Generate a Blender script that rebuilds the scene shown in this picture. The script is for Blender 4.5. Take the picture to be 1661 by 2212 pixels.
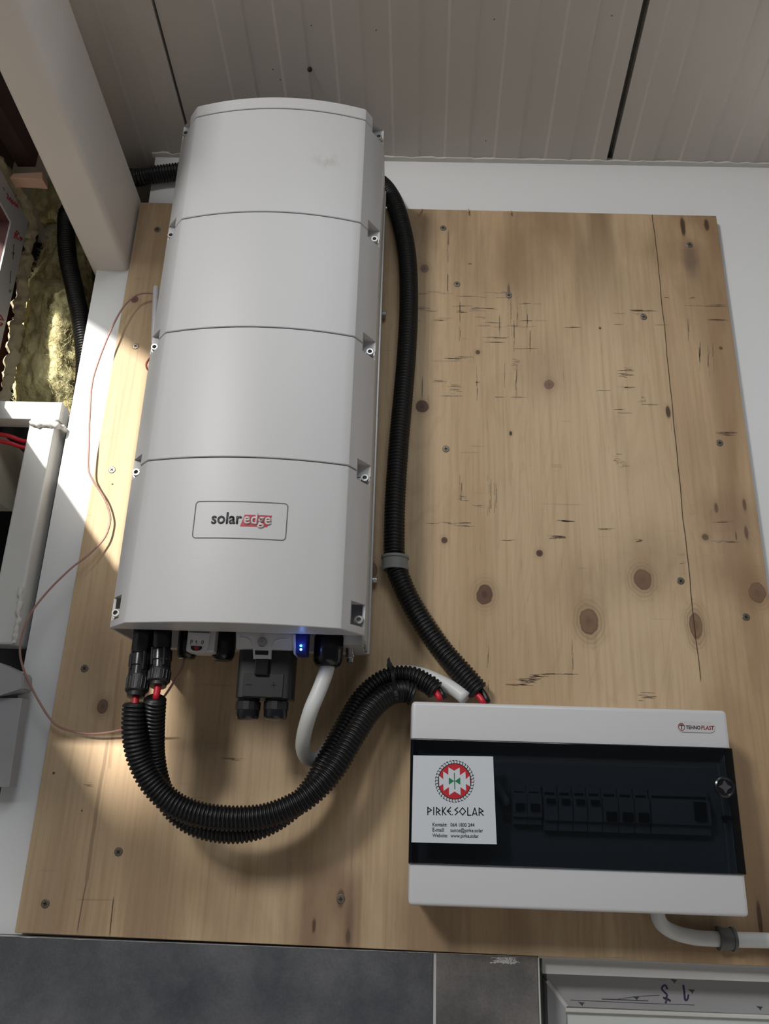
import bpy, bmesh, math, random
from mathutils import Vector, Matrix, noise
random.seed(7)
for o in list(bpy.data.objects):
    bpy.data.objects.remove(o)
SC = bpy.context.scene
COL = SC.collection

# ------------------------------------------------------------------ camera
W, H, F = 1661, 2212, 1662.0
PITCH, YAW, ROLL = math.radians(19.1614), math.radians(-1.0667), math.radians(1.8024)
CAM = Vector((0, -1.0915, 0))
fw = Vector((math.sin(YAW)*math.cos(PITCH), math.cos(YAW)*math.cos(PITCH), math.sin(PITCH)))
rt0 = Vector((math.cos(YAW), -math.sin(YAW), 0))
up0 = rt0.cross(fw)
rt = rt0*math.cos(ROLL) + up0*math.sin(ROLL)
up = up0*math.cos(ROLL) - rt0*math.sin(ROLL)
cd = bpy.data.cameras.new('camera')
cd.sensor_fit = 'HORIZONTAL'; cd.sensor_width = 36.0; cd.lens = 36.0*F/W; cd.clip_start = .01
co = bpy.data.objects.new('camera', cd); COL.objects.link(co)
M = Matrix((rt, up, -fw)).transposed().to_4x4(); M.translation = CAM
co.matrix_world = M
SC.camera = co

# ------------------------------------------------------------------ light
SC.view_settings.view_transform = 'Standard'
SC.view_settings.look = 'None'
SC.view_settings.gamma = 1
SC.view_settings.use_curve_mapping = False
SC.view_settings.exposure = 0.0
w = bpy.data.worlds.new('daylight'); SC.world = w
w.use_nodes = True
w.node_tree.nodes['Background'].inputs[0].default_value = (.90, .95, 1.0, 1)
w.node_tree.nodes['Background'].inputs[1].default_value = 0.075

def lamp(name, kind, energy, color, loc, direction, size=1.0, size_y=None):
    l = bpy.data.lights.new(name, kind); l.energy = energy; l.color = color
    if kind == 'AREA':
        l.shape = 'RECTANGLE'; l.size = size; l.size_y = size_y or size
    o = bpy.data.objects.new(name, l); COL.objects.link(o)
    o.location = loc
    o.rotation_euler = Vector(direction).to_track_quat('-Z', 'Y').to_euler()
    return o
SUN_DIR = Vector((1.0, 2.6, -1.1)).normalized()
sun = lamp('sun', 'SUN', 12.0, (1.0, .93, .86), (-3, -3, 3), SUN_DIR); sun.data.angle = math.radians(1.0)
lamp('front_window_daylight', 'AREA', 37, (1.0, .975, .94), (-1.30, -2.40, 1.42), (1.30, 2.35, -1.0), .36, .46)
lamp('upper_front_fill', 'AREA', 17, (.92, .96, 1.0), (.3, -2.3, 2.0), (-.3, 2.3, -1.5), 1.2, .9)  # added soft fill from the upper front; no known skylight there

# ------------------------------------------------------------------ helpers
def ray(px, py):
    return fw*F + rt*(px-W/2) - up*(py-H/2)
def at(px, py, y=0.0):
    """point of the scene seen at a photograph pixel, at depth y"""
    d = ray(px, py); return CAM + d*((y-CAM.y)/d.y)
def onplane(px, py, p0, n):
    d = ray(px, py); return CAM + d*((p0-CAM).dot(n)/d.dot(n))

def tag(o, label=None, cat=None, group=None, kind=None):
    if label: o['label'] = label
    if cat: o['category'] = cat
    if group: o['group'] = group
    if kind: o['kind'] = kind
    return o
def thing(name, label, cat, loc, group=None, kind=None):
    o = bpy.data.objects.new(name, None); COL.objects.link(o)
    o.location = loc; o.empty_display_size = .02
    return tag(o, label, cat, group, kind)
def link(name, me, mat, parent=None, smooth=False):
    if mat: me.materials.clear(); me.materials.append(mat)
    if smooth:
        for p in me.polygons: p.use_smooth = True
    o = bpy.data.objects.new(name, me); COL.objects.link(o)
    if parent is not None:
        o.parent = parent
        if parent.parent is None: o.matrix_parent_inverse = Matrix.Translation(-Vector(parent.location))
    return o
def obj(name, bm, mat, parent=None, smooth=False, fix=True):
    if fix: bmesh.ops.recalc_face_normals(bm, faces=bm.faces)
    me = bpy.data.meshes.new(name); bm.to_mesh(me); bm.free()
    return link(name, me, mat, parent, smooth)
def autosmooth(o, ang=35):
    me = o.data
    bm = bmesh.new(); bm.from_mesh(me)
    for f in bm.faces: f.smooth = True
    for e in bm.edges:
        if len(e.link_faces) == 2: e.smooth = e.calc_face_angle(0) < math.radians(ang)
        else: e.smooth = False
    bm.to_mesh(me); bm.free(); return o
def add_verts_faces(bm, vs, fs):
    bv = [bm.verts.new(v) for v in vs]
    for f in fs:
        try: bm.faces.new([bv[i] for i in f])
        except ValueError: pass
    return bv
def box(bm, x0, x1, y0, y1, z0, z1, bev=0, seg=2):
    t = bmesh.new()
    add_verts_faces(t, [(x, y, z) for x in (x0, x1) for y in (y0, y1) for z in (z0, z1)],
                    [(0, 1, 3, 2), (4, 6, 7, 5), (0, 4, 5, 1), (2, 3, 7, 6), (0, 2, 6, 4), (1, 5, 7, 3)])
    if bev: bmesh.ops.bevel(t, geom=list(t.edges), offset=bev, segments=seg, affect='EDGES', profile=.5)
    merge(bm, t)
def merge(bm, t, mat=None):
    if mat is not None: bmesh.ops.transform(t, matrix=mat, verts=t.verts)
    me = bpy.data.meshes.new('tmp'); t.to_mesh(me); t.free(); bm.from_mesh(me); bpy.data.meshes.remove(me)
def bx(*a, **k):
    bm = bmesh.new(); box(bm, *a, **k); return bm
def loft(bm, rings, caps=True, closed=True):
    rs = [[bm.verts.new(v) for v in r] for r in rings]
    n = len(rs[0])
    for a, b in zip(rs, rs[1:]):
        for i in range(n if closed else n-1):
            bm.faces.new((a[i], a[(i+1) % n], b[(i+1) % n], b[i]))
    if caps and closed:
        bm.faces.new(rs[0][::-1]); bm.faces.new(rs[-1])
    return rs
def prism(bm, pts, axis, a, b):
    """extrude a 2-D outline along an axis: 'x' (y,z), 'y' (x,z), 'z' (x,y)"""
    def P(p, h): return {'x': (h, p[0], p[1]), 'y': (p[0], h, p[1]), 'z': (p[0], p[1], h)}[axis]
    loft(bm, [[P(p, a) for p in pts], [P(p, b) for p in pts]])
def rrect(x0, x1, z0, z1, r, n=5):
    out = []
    for cx, cz, a0 in ((x1-r, z1-r, 0), (x0+r, z1-r, 90), (x0+r, z0+r, 180), (x1-r, z0+r, 270)):
        for i in range(n+1):
            a = math.radians(a0+90*i/n); out.append((cx+r*math.cos(a), cz+r*math.sin(a)))
    return out
def lathe(bm, prof, origin, axis=(0, 0, 1), n=24, flat=None):
    """profile [(radius, height)] turned about an axis"""
    q = Vector(axis).normalized().to_track_quat('Z', 'Y'); o = Vector(origin)
    rings = [[o + q @ Vector((r*math.cos(2*math.pi*i/n), r*math.sin(2*math.pi*i/n), h)) for i in range(n)] for r, h in prof]
    loft(bm, rings)
def smooth_path(pts, step):
    pts = [Vector(p) for p in pts]
    P = [2*pts[0]-pts[1]] + pts + [2*pts[-1]-pts[-2]]
    fine = []
    for i in range(1, len(P)-2):
        p0, p1, p2, p3 = P[i-1:i+3]
        for k in range(24):
            t = k/24
            fine.append(.5*((2*p1)+(p2-p0)*t+(2*p0-5*p1+4*p2-p3)*t*t+(3*p1-p0-3*p2+p3)*t**3))
    fine.append(pts[-1])
    out = [fine[0]]; need = step
    for a, b in zip(fine, fine[1:]):
        L = (b-a).length; pos = 0
        while L-pos >= need:
            pos += need; out.append(a.lerp(b, pos/L)); need = step
        need -= L-pos
    return out
def tube(bm, path, rad, n=12, caps=True):
    path = [Vector(p) for p in path]
    t = (path[1]-path[0]).normalized()
    u = t.orthogonal().normalized(); rings = []
    for i, p in enumerate(path):
        a = path[max(i-1, 0)]; b = path[min(i+1, len(path)-1)]
        t = (b-a).normalized(); u = (u-t*u.dot(t)).normalized(); v = t.cross(u)
        r = rad(i) if callable(rad) else rad
        rings.append([p + (u*math.cos(2*math.pi*k/n)+v*math.sin(2*math.pi*k/n))*r for k in range(n)])
    loft(bm, rings, caps)
def corrugated(name, pts, r_out, mat, parent=None, pitch=.0050, n=20):
    path = smooth_path(pts, pitch/6)
    k = r_out-.0024
    prof = [k, k, r_out-.0006, r_out, r_out, r_out-.0006]
    bm = bmesh.new(); tube(bm, path, lambda i: prof[i % 6], n)
    return obj(name, bm, mat, parent, True)
def cable(name, pts, r, mat, parent=None, n=14, step=.006):
    bm = bmesh.new(); tube(bm, smooth_path(pts, step), r, n)
    return obj(name, bm, mat, parent, True)
def text_mesh(body, size, bold=0.0, shear=0.0, space=1.0, align='LEFT', ext=.0002):
    c = bpy.data.curves.new('txt', 'FONT'); c.body = body; c.size = size; c.offset = bold; c.shear = shear
    c.space_character = space; c.align_x = align; c.extrude = ext; c.resolution_u = 3
    o = bpy.data.objects.new('txt', c); COL.objects.link(o)
    me = bpy.data.meshes.new_from_object(o.evaluated_get(bpy.context.evaluated_depsgraph_get()))
    bpy.data.objects.remove(o); bpy.data.curves.remove(c)
    return me
def text_on(name, body, px0, px1, y, mat, parent, bold=0.0, shear=0.0, space=1.0, wrap=None, xs=None):
    """flat lettering on an upright surface; runs from baseline point px0 to baseline point px1"""
    a, b = at(*px0, y), at(*px1, y)
    me = text_mesh(body, 1.0, bold, shear, space, ext=.0)
    x0 = min(v.co.x for v in me.vertices); x1 = max(v.co.x for v in me.vertices)
    s = (b-a).length/(x1-x0); h = s*1.12 if xs is None else s*xs
    d = (b-a).normalized(); n2 = Vector((-d.z, 0, d.x))
    bm = bmesh.new(); bm.from_mesh(me); bpy.data.meshes.remove(me)
    bmesh.ops.remove_doubles(bm, verts=bm.verts, dist=1e-5)
    for v in bm.verts:
        p = a + d*((v.co.x-x0)*s) + n2*(v.co.y*h)
        if wrap: p.y = wrap(p.x)
        v.co = p
    g = bmesh.ops.extrude_face_region(bm, geom=list(bm.faces))
    for v in g['geom']:
        if isinstance(v, bmesh.types.BMVert): v.co.y -= .00025
    return obj(name, bm, mat, parent)
def poly_px(bm, pts, y, f=lambda p: p, th=.00025):
    prism_pts = [at(*f(p), y) for p in pts]
    loft(bm, [[(p.x, y, p.z) for p in prism_pts], [(p.x, y-th, p.z) for p in prism_pts]])
def stroke_px(bm, pts, wpx, y, f=lambda p: p, th=.00025, closed=False):
    q = [at(*f(p), y) for p in pts]
    if closed: q.append(q[0])
    sc = (at(*f((pts[0][0]+1, pts[0][1])), y)-q[0]).length*wpx/2
    for a, b in zip(q, q[1:]):
        d = (b-a).normalized(); n_ = Vector((-d.z, 0, d.x))*sc; e = d*sc*.6
        r = [a-e+n_, a-e-n_, b+e-n_, b+e+n_]
        loft(bm, [[(p.x, y, p.z) for p in r], [(p.x, y-th, p.z) for p in r]])

# ------------------------------------------------------------------ materials
def nt(name):
    m = bpy.data.materials.new(name); m.use_nodes = True
    t = m.node_tree; return m, t, t.nodes['Principled BSDF']
def mat(name, col, rough=.5, metal=0, var=0.0, scale=8.0, bump=0.0, bscale=200.0, spec=.5, coat=0.0):
    m, t, b = nt(name)
    b.inputs['Base Color'].default_value = (*col, 1)
    b.inputs['Roughness'].default_value = rough; b.inputs['Metallic'].default_value = metal
    b.inputs['Specular IOR Level'].default_value = spec
    if coat: b.inputs['Coat Weight'].default_value = coat; b.inputs['Coat Roughness'].default_value = .08
    tc = t.nodes.new('ShaderNodeTexCoord')
    if var:
        n = t.nodes.new('ShaderNodeTexNoise'); n.inputs['Scale'].default_value = scale; n.inputs['Detail'].default_value = 6
        r = t.nodes.new('ShaderNodeMixRGB')
        r.inputs[1].default_value = (*[max(0, c*(1-var)) for c in col], 1); r.inputs[2].default_value = (*[min(1, c*(1+var)) for c in col], 1)
        t.links.new(tc.outputs['Object'], n.inputs['Vector']); t.links.new(n.outputs['Fac'], r.inputs[0]); t.links.new(r.outputs[0], b.inputs['Base Color'])
    if bump:
        n = t.nodes.new('ShaderNodeTexNoise'); n.inputs['Scale'].default_value = bscale; n.inputs['Detail'].default_value = 4
        bp = t.nodes.new('ShaderNodeBump'); bp.inputs['Strength'].default_value = bump; bp.inputs['Distance'].default_value = .001
        t.links.new(tc.outputs['Object'], n.inputs['Vector']); t.links.new(n.outputs['Fac'], bp.inputs['Height']); t.links.new(bp.outputs[0], b.inputs['Normal'])
    return m
def emit(name, col, s):
    m, t, b = nt(name); b.inputs['Base Color'].default_value = (*col, 1)
    b.inputs['Emission Color'].default_value = (*col, 1); b.inputs['Emission Strength'].default_value = s; return m
MAT = dict(
    inverter=mat('inverter_white', (.56, .56, .565), .42, bump=.06, bscale=900),
    chassis=mat('chassis_grey', (.55, .54, .52), .35, .3),
    black=mat('black_plastic', (.012, .012, .013), .45, bump=.05, bscale=500),
    blackgloss=mat('black_gloss', (.010, .010, .012), .22),
    conduit=mat('conduit_black', (.005, .005, .0055), .42),
    steel=mat('bright_steel', (.45, .45, .44), .36, 1),
    screw=mat('screw_zinc', (.17, .145, .11), .45, .5),
    dark=mat('dark_recess', (.01, .01, .01), .8),
    groove=mat('groove_grey', (.13, .13, .13), .6),
    whiteplastic=mat('white_plastic', (.62, .62, .635), .28),
    cable=mat('cable_white', (.66, .67, .66), .42),
    red=mat('red_insulation', (.55, .012, .03), .4),
    clip=mat('clip_grey', (.23, .24, .23), .5), clipdark=mat('clip_dark', (.10, .10, .095), .5),
    scuff=mat('scuff_brown', (.20, .145, .095), .7),
    wire=mat('pink_wire', (.36, .20, .17), .4),
    wall=mat('wall_white', (.72, .73, .74), .55, var=.015, scale=5, bump=.06, bscale=60),
    strip=mat('melamine_white', (.72, .72, .74), .45, var=.02, scale=4),
    paint=mat('beam_paint', (.76, .71, .66), .5, var=.05, scale=6, bump=.2, bscale=45),
    ceiling=mat('ceiling_sheet', (.50, .468, .425), .42, var=.03, scale=3),
    tube=mat('tube_paint', (.62, .62, .60), .35, var=.06, scale=20, bump=.1, bscale=80),
    foam=mat('pu_foam', (.46, .40, .27), .95, var=.30, scale=45, bump=.9, bscale=140),
    sealant=mat('sealant', (.62, .61, .58), .8, bump=.3, bscale=100),
    cavity=mat('cavity_dark', (.018, .017, .018), .95, var=.5, scale=9),
    timber=mat('dark_timber', (.045, .022, .018), .75, var=.5, scale=14),
    wedge=mat('wedge_wood', (.62, .40, .29), .7, var=.12, scale=30),
    beige=mat('aerated_block', (.70, .64, .50), .9, var=.16, scale=14, bump=.4, bscale=60),
    soffit=mat('soffit_maroon', (.075, .022, .020), .7, var=.2, scale=5),
    pvc=mat('pvc_frame', (.56, .57, .57), .35, var=.04, scale=9),
    film=mat('pvc_film', (.36, .36, .37), .32, var=.06, scale=15),
    panel=mat('pane_white', (.62, .66, .64), .3),
    floor=mat('floor_screed', (.30, .29, .28), .8, var=.15, scale=4),
    redmark=mat('red_marker', (.33, .02, .03), .6),
    inkpurple=mat('purple_marker', (.035, .02, .07), .5),
    inkblack=mat('print_black', (.010, .010, .016), .5),
    inkgrey=mat('print_grey', (.06, .06, .065), .5),
    logored=mat('logo_red', (.46, .02, .045), .45),
    logowhite=mat('logo_white', (.62, .58, .58), .45),
    cardpaper=mat('card_paper', (.62, .66, .70), .45),
    cardred=mat('card_red', (.50, .020, .03), .45),
    cardgreen=mat('card_green', (.012, .20, .08), .45),
    badge=mat('badge_silver', (.58, .56, .57), .3),
    brand=mat('badge_red', (.30, .05, .05), .5),
    breaker=mat('breaker_grey', (.42, .42, .42), .5),
    lever=mat('breaker_lever', (.02, .02, .02), .5),
    mortar=mat('grout', (.52, .52, .50), .9, bump=.3, bscale=150),
    ledgreen=emit('led_green', (.15, 1.0, .35), 2.2), ledblue=emit('led_blue', (.30, .65, 1.0), 2.6),
    ledwin=emit('led_window', (.004, .007, .10), .10),
)
def wool_mat():
    m, t, b = nt('mineral_wool'); b.inputs['Roughness'].default_value = 1; b.inputs['Specular IOR Level'].default_value = .05
    tc = t.nodes.new('ShaderNodeTexCoord'); n = t.nodes.new('ShaderNodeTexNoise'); n.inputs['Scale'].default_value = 38; n.inputs['Detail'].default_value = 10; n.inputs['Distortion'].default_value = 2.2
    r = t.nodes.new('ShaderNodeValToRGB'); e = r.color_ramp.elements
    e[0].position = .32; e[0].color = (.26, .225, .12, 1); e[1].position = .66; e[1].color = (.78, .73, .42, 1)
    k = e.new(.5); k.color = (.60, .54, .29, 1)
    mp = t.nodes.new('ShaderNodeMapping'); mp.inputs['Scale'].default_value = (1, 1, .42)
    t.links.new(tc.outputs['Object'], mp.inputs[0]); t.links.new(mp.outputs[0], n.inputs['Vector']); t.links.new(n.outputs['Fac'], r.inputs[0]); t.links.new(r.outputs[0], b.inputs['Base Color'])
    n2 = t.nodes.new('ShaderNodeTexNoise'); n2.inputs['Scale'].default_value = 160; n2.inputs['Detail'].default_value = 8
    bp = t.nodes.new('ShaderNodeBump'); bp.inputs['Strength'].default_value = .7; bp.inputs['Distance'].default_value = .003
    t.links.new(tc.outputs['Object'], n2.inputs['Vector']); t.links.new(n2.outputs['Fac'], bp.inputs['Height']); t.links.new(bp.outputs[0], b.inputs['Normal'])
    return m
MAT['wool'] = wool_mat()
def slate_mat(name, c0, c1, seed):
    m, t, b = nt(name); b.inputs['Roughness'].default_value = .55
    tc = t.nodes.new('ShaderNodeTexCoord'); mp = t.nodes.new('ShaderNodeMapping'); mp.inputs['Location'].default_value = (seed, 0, seed)
    n = t.nodes.new('ShaderNodeTexNoise'); n.inputs['Scale'].default_value = 9; n.inputs['Detail'].default_value = 10; n.inputs['Roughness'].default_value = .65
    r = t.nodes.new('ShaderNodeValToRGB'); e = r.color_ramp.elements
    e[0].position = .33; e[0].color = (*c0, 1); e[1].position = .70; e[1].color = (*c1, 1)
    n2 = t.nodes.new('ShaderNodeTexNoise'); n2.inputs['Scale'].default_value = 300; n2.inputs['Detail'].default_value = 3
    mx = t.nodes.new('ShaderNodeMixRGB'); mx.blend_type = 'OVERLAY'; mx.inputs[0].default_value = .25
    L = t.links.new
    L(tc.outputs['Object'], mp.inputs[0]); L(mp.outputs[0], n.inputs['Vector']); L(mp.outputs[0], n2.inputs['Vector']); L(n.outputs['Fac'], r.inputs[0])
    L(r.outputs[0], mx.inputs[1]); L(n2.outputs['Fac'], mx.inputs[2]); L(mx.outputs[0], b.inputs['Base Color'])
    bp = t.nodes.new('ShaderNodeBump'); bp.inputs['Strength'].default_value = .25; bp.inputs['Distance'].default_value = .001
    L(n.outputs['Fac'], bp.inputs['Height']); L(bp.outputs[0], b.inputs['Normal'])
    return m
MAT['slate'] = slate_mat('slate_tile', (.052, .056, .066), (.135, .137, .148), 0)
MAT['slate_brown'] = slate_mat('slate_tile_brown', (.085, .082, .083), (.215, .200, .190), 3.3)
def see_through(name, tint, gloss, rough=.03):
    m = bpy.data.materials.new(name); m.use_nodes = True; t = m.node_tree; t.nodes.clear()
    o = t.nodes.new('ShaderNodeOutputMaterial'); tr = t.nodes.new('ShaderNodeBsdfTransparent'); tr.inputs[0].default_value = (*tint, 1)
    g = t.nodes.new('ShaderNodeBsdfGlossy'); g.inputs['Roughness'].default_value = rough
    fr = t.nodes.new('ShaderNodeLayerWeight'); fr.inputs[0].default_value = .5
    pw_ = t.nodes.new('ShaderNodeMath'); pw_.operation = 'POWER'; pw_.inputs[1].default_value = 5.0
    mu = t.nodes.new('ShaderNodeMath'); mu.operation = 'MULTIPLY_ADD'; mu.inputs[1].default_value = .96*gloss; mu.inputs[2].default_value = .04*gloss
    mx = t.nodes.new('ShaderNodeMixShader')
    L = t.links.new; L(fr.outputs['Facing'], pw_.inputs[0]); L(pw_.outputs[0], mu.inputs[0]); L(mu.outputs[0], mx.inputs[0]); L(tr.outputs[0], mx.inputs[1]); L(g.outputs[0], mx.inputs[2]); L(mx.outputs[0], o.inputs[0])
    return m
MAT['smoke'] = see_through('smoked_door', (.40, .43, .46), 1.0)
MAT['glass'] = see_through('clear_glass', (.96, .97, .96), 1.0)

def knot_group():
    g = bpy.data.node_groups.new('knot_spot', 'ShaderNodeTree')
    I = g.interface
    I.new_socket('Color', in_out='INPUT', socket_type='NodeSocketColor')
    I.new_socket('P', in_out='INPUT', socket_type='NodeSocketVector')
    I.new_socket('N', in_out='INPUT', socket_type='NodeSocketFloat')
    I.new_socket('C', in_out='INPUT', socket_type='NodeSocketVector')
    I.new_socket('S', in_out='INPUT', socket_type='NodeSocketVector')
    I.new_socket('Core', in_out='INPUT', socket_type='NodeSocketColor')
    I.new_socket('CoreAmount', in_out='INPUT', socket_type='NodeSocketFloat')
    I.new_socket('HaloAmount', in_out='INPUT', socket_type='NodeSocketFloat')
    I.new_socket('Soft', in_out='INPUT', socket_type='NodeSocketFloat')
    I.new_socket('Color', in_out='OUTPUT', socket_type='NodeSocketColor')
    I.new_socket('P', in_out='OUTPUT', socket_type='NodeSocketVector')
    N = g.nodes.new; L = g.links.new
    gi, go = N('NodeGroupInput'), N('NodeGroupOutput')
    s = N('ShaderNodeVectorMath'); s.operation = 'SUBTRACT'; L(gi.outputs['P'], s.inputs[0]); L(gi.outputs['C'], s.inputs[1])
    mu = N('ShaderNodeVectorMath'); mu.operation = 'MULTIPLY'; L(s.outputs[0], mu.inputs[0]); L(gi.outputs['S'], mu.inputs[1])
    ln = N('ShaderNodeVectorMath'); ln.operation = 'LENGTH'; L(mu.outputs[0], ln.inputs[0])
    ad = N('ShaderNodeMath'); ad.operation = 'MULTIPLY_ADD'; ad.inputs[1].default_value = .5; L(gi.outputs['N'], ad.inputs[0]); L(ln.outputs['Value'], ad.inputs[2])
    d = N('ShaderNodeMath'); d.operation = 'SUBTRACT'; d.inputs[1].default_value = .25; L(ad.outputs[0], d.inputs[0])
    hi = N('ShaderNodeMath'); hi.operation = 'ADD'; hi.inputs[0].default_value = 1.0; L(gi.outputs['Soft'], hi.inputs[1])
    lo = N('ShaderNodeMath'); lo.operation = 'SUBTRACT'; lo.inputs[0].default_value = 1.0; L(gi.outputs['Soft'], lo.inputs[1])
    mr = N('ShaderNodeMapRange'); mr.interpolation_type = 'SMOOTHSTEP'; L(d.outputs[0], mr.inputs[0]); L(lo.outputs[0], mr.inputs[1]); L(hi.outputs[0], mr.inputs[2]); mr.inputs[3].default_value = 1; mr.inputs[4].default_value = 0
    ca = N('ShaderNodeMath'); ca.operation = 'MULTIPLY'; L(mr.outputs[0], ca.inputs[0]); L(gi.outputs['CoreAmount'], ca.inputs[1])
    # growth rings inside and around
    rg = N('ShaderNodeMath'); rg.operation = 'MULTIPLY'; rg.inputs[1].default_value = 16; L(d.outputs[0], rg.inputs[0])
    sn = N('ShaderNodeMath'); sn.operation = 'SINE'; L(rg.outputs[0], sn.inputs[0])
    hr = N('ShaderNodeMapRange'); hr.interpolation_type = 'SMOOTHSTEP'; L(d.outputs[0], hr.inputs[0]); hr.inputs[1].default_value = .8; hr.inputs[2].default_value = 2.6; hr.inputs[3].default_value = 1; hr.inputs[4].default_value = 0
    hm = N('ShaderNodeMath'); hm.operation = 'MULTIPLY_ADD'; hm.inputs[1].default_value = .30; hm.inputs[2].default_value = .70; L(sn.outputs[0], hm.inputs[0])
    h2 = N('ShaderNodeMath'); h2.operation = 'MULTIPLY'; L(hr.outputs[0], h2.inputs[0]); L(hm.outputs[0], h2.inputs[1])
    ha = N('ShaderNodeMath'); ha.operation = 'MULTIPLY'; L(h2.outputs[0], ha.inputs[0]); L(gi.outputs['HaloAmount'], ha.inputs[1])
    m1 = N('ShaderNodeMixRGB'); m1.inputs[2].default_value = (.23, .145, .082, 1); L(ha.outputs[0], m1.inputs[0]); L(gi.outputs['Color'], m1.inputs[1])
    rr = N('ShaderNodeMath'); rr.operation = 'MULTIPLY_ADD'; rr.inputs[1].default_value = .18; rr.inputs[2].default_value = 1.0; L(sn.outputs[0], rr.inputs[0])
    cc = N('ShaderNodeMixRGB'); cc.blend_type = 'MULTIPLY'; cc.inputs[0].default_value = 1; L(gi.outputs['Core'], cc.inputs[1])
    ce = N('ShaderNodeMapRange'); ce.interpolation_type = 'SMOOTHSTEP'; L(d.outputs[0], ce.inputs[0]); ce.inputs[1].default_value = 0.0; ce.inputs[2].default_value = .75; ce.inputs[3].default_value = .48; ce.inputs[4].default_value = 1.12
    eg = N('ShaderNodeMath'); eg.operation = 'COMPARE'; eg.inputs[1].default_value = .92; eg.inputs[2].default_value = .07; L(d.outputs[0], eg.inputs[0])
    ed = N('ShaderNodeMath'); ed.operation = 'MULTIPLY_ADD'; ed.inputs[1].default_value = -.55; ed.inputs[2].default_value = 1.0; L(eg.outputs[0], ed.inputs[0])
    f1 = N('ShaderNodeMath'); f1.operation = 'MULTIPLY'; L(rr.outputs[0], f1.inputs[0]); L(ce.outputs[0], f1.inputs[1])
    f2 = N('ShaderNodeMath'); f2.operation = 'MULTIPLY'; L(f1.outputs[0], f2.inputs[0]); L(ed.outputs[0], f2.inputs[1])
    sf_ = N('ShaderNodeMapRange'); L(gi.outputs['Soft'], sf_.inputs[0]); sf_.inputs[1].default_value = .25; sf_.inputs[2].default_value = .45
    f3 = N('ShaderNodeMix'); f3.data_type = 'FLOAT'; L(sf_.outputs[0], f3.inputs[0]); L(f2.outputs[0], f3.inputs[2]); f3.inputs[3].default_value = 1.0
    L(f3.outputs[0], cc.inputs[2])
    m2 = N('ShaderNodeMixRGB'); L(ca.outputs[0], m2.inputs[0]); L(m1.outputs[0], m2.inputs[1]); L(cc.outputs[0], m2.inputs[2])
    L(m2.outputs[0], go.inputs['Color'])
    # hand the position on through the chain, so that the spots are worked out one after another
    q1 = N('ShaderNodeVectorMath'); q1.operation = 'MULTIPLY_ADD'; q1.inputs[1].default_value = (1e-9,)*3
    L(m2.outputs[0], q1.inputs[0]); L(gi.outputs['P'], q1.inputs[2]); L(q1.outputs[0], go.inputs['P'])
    return g
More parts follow.
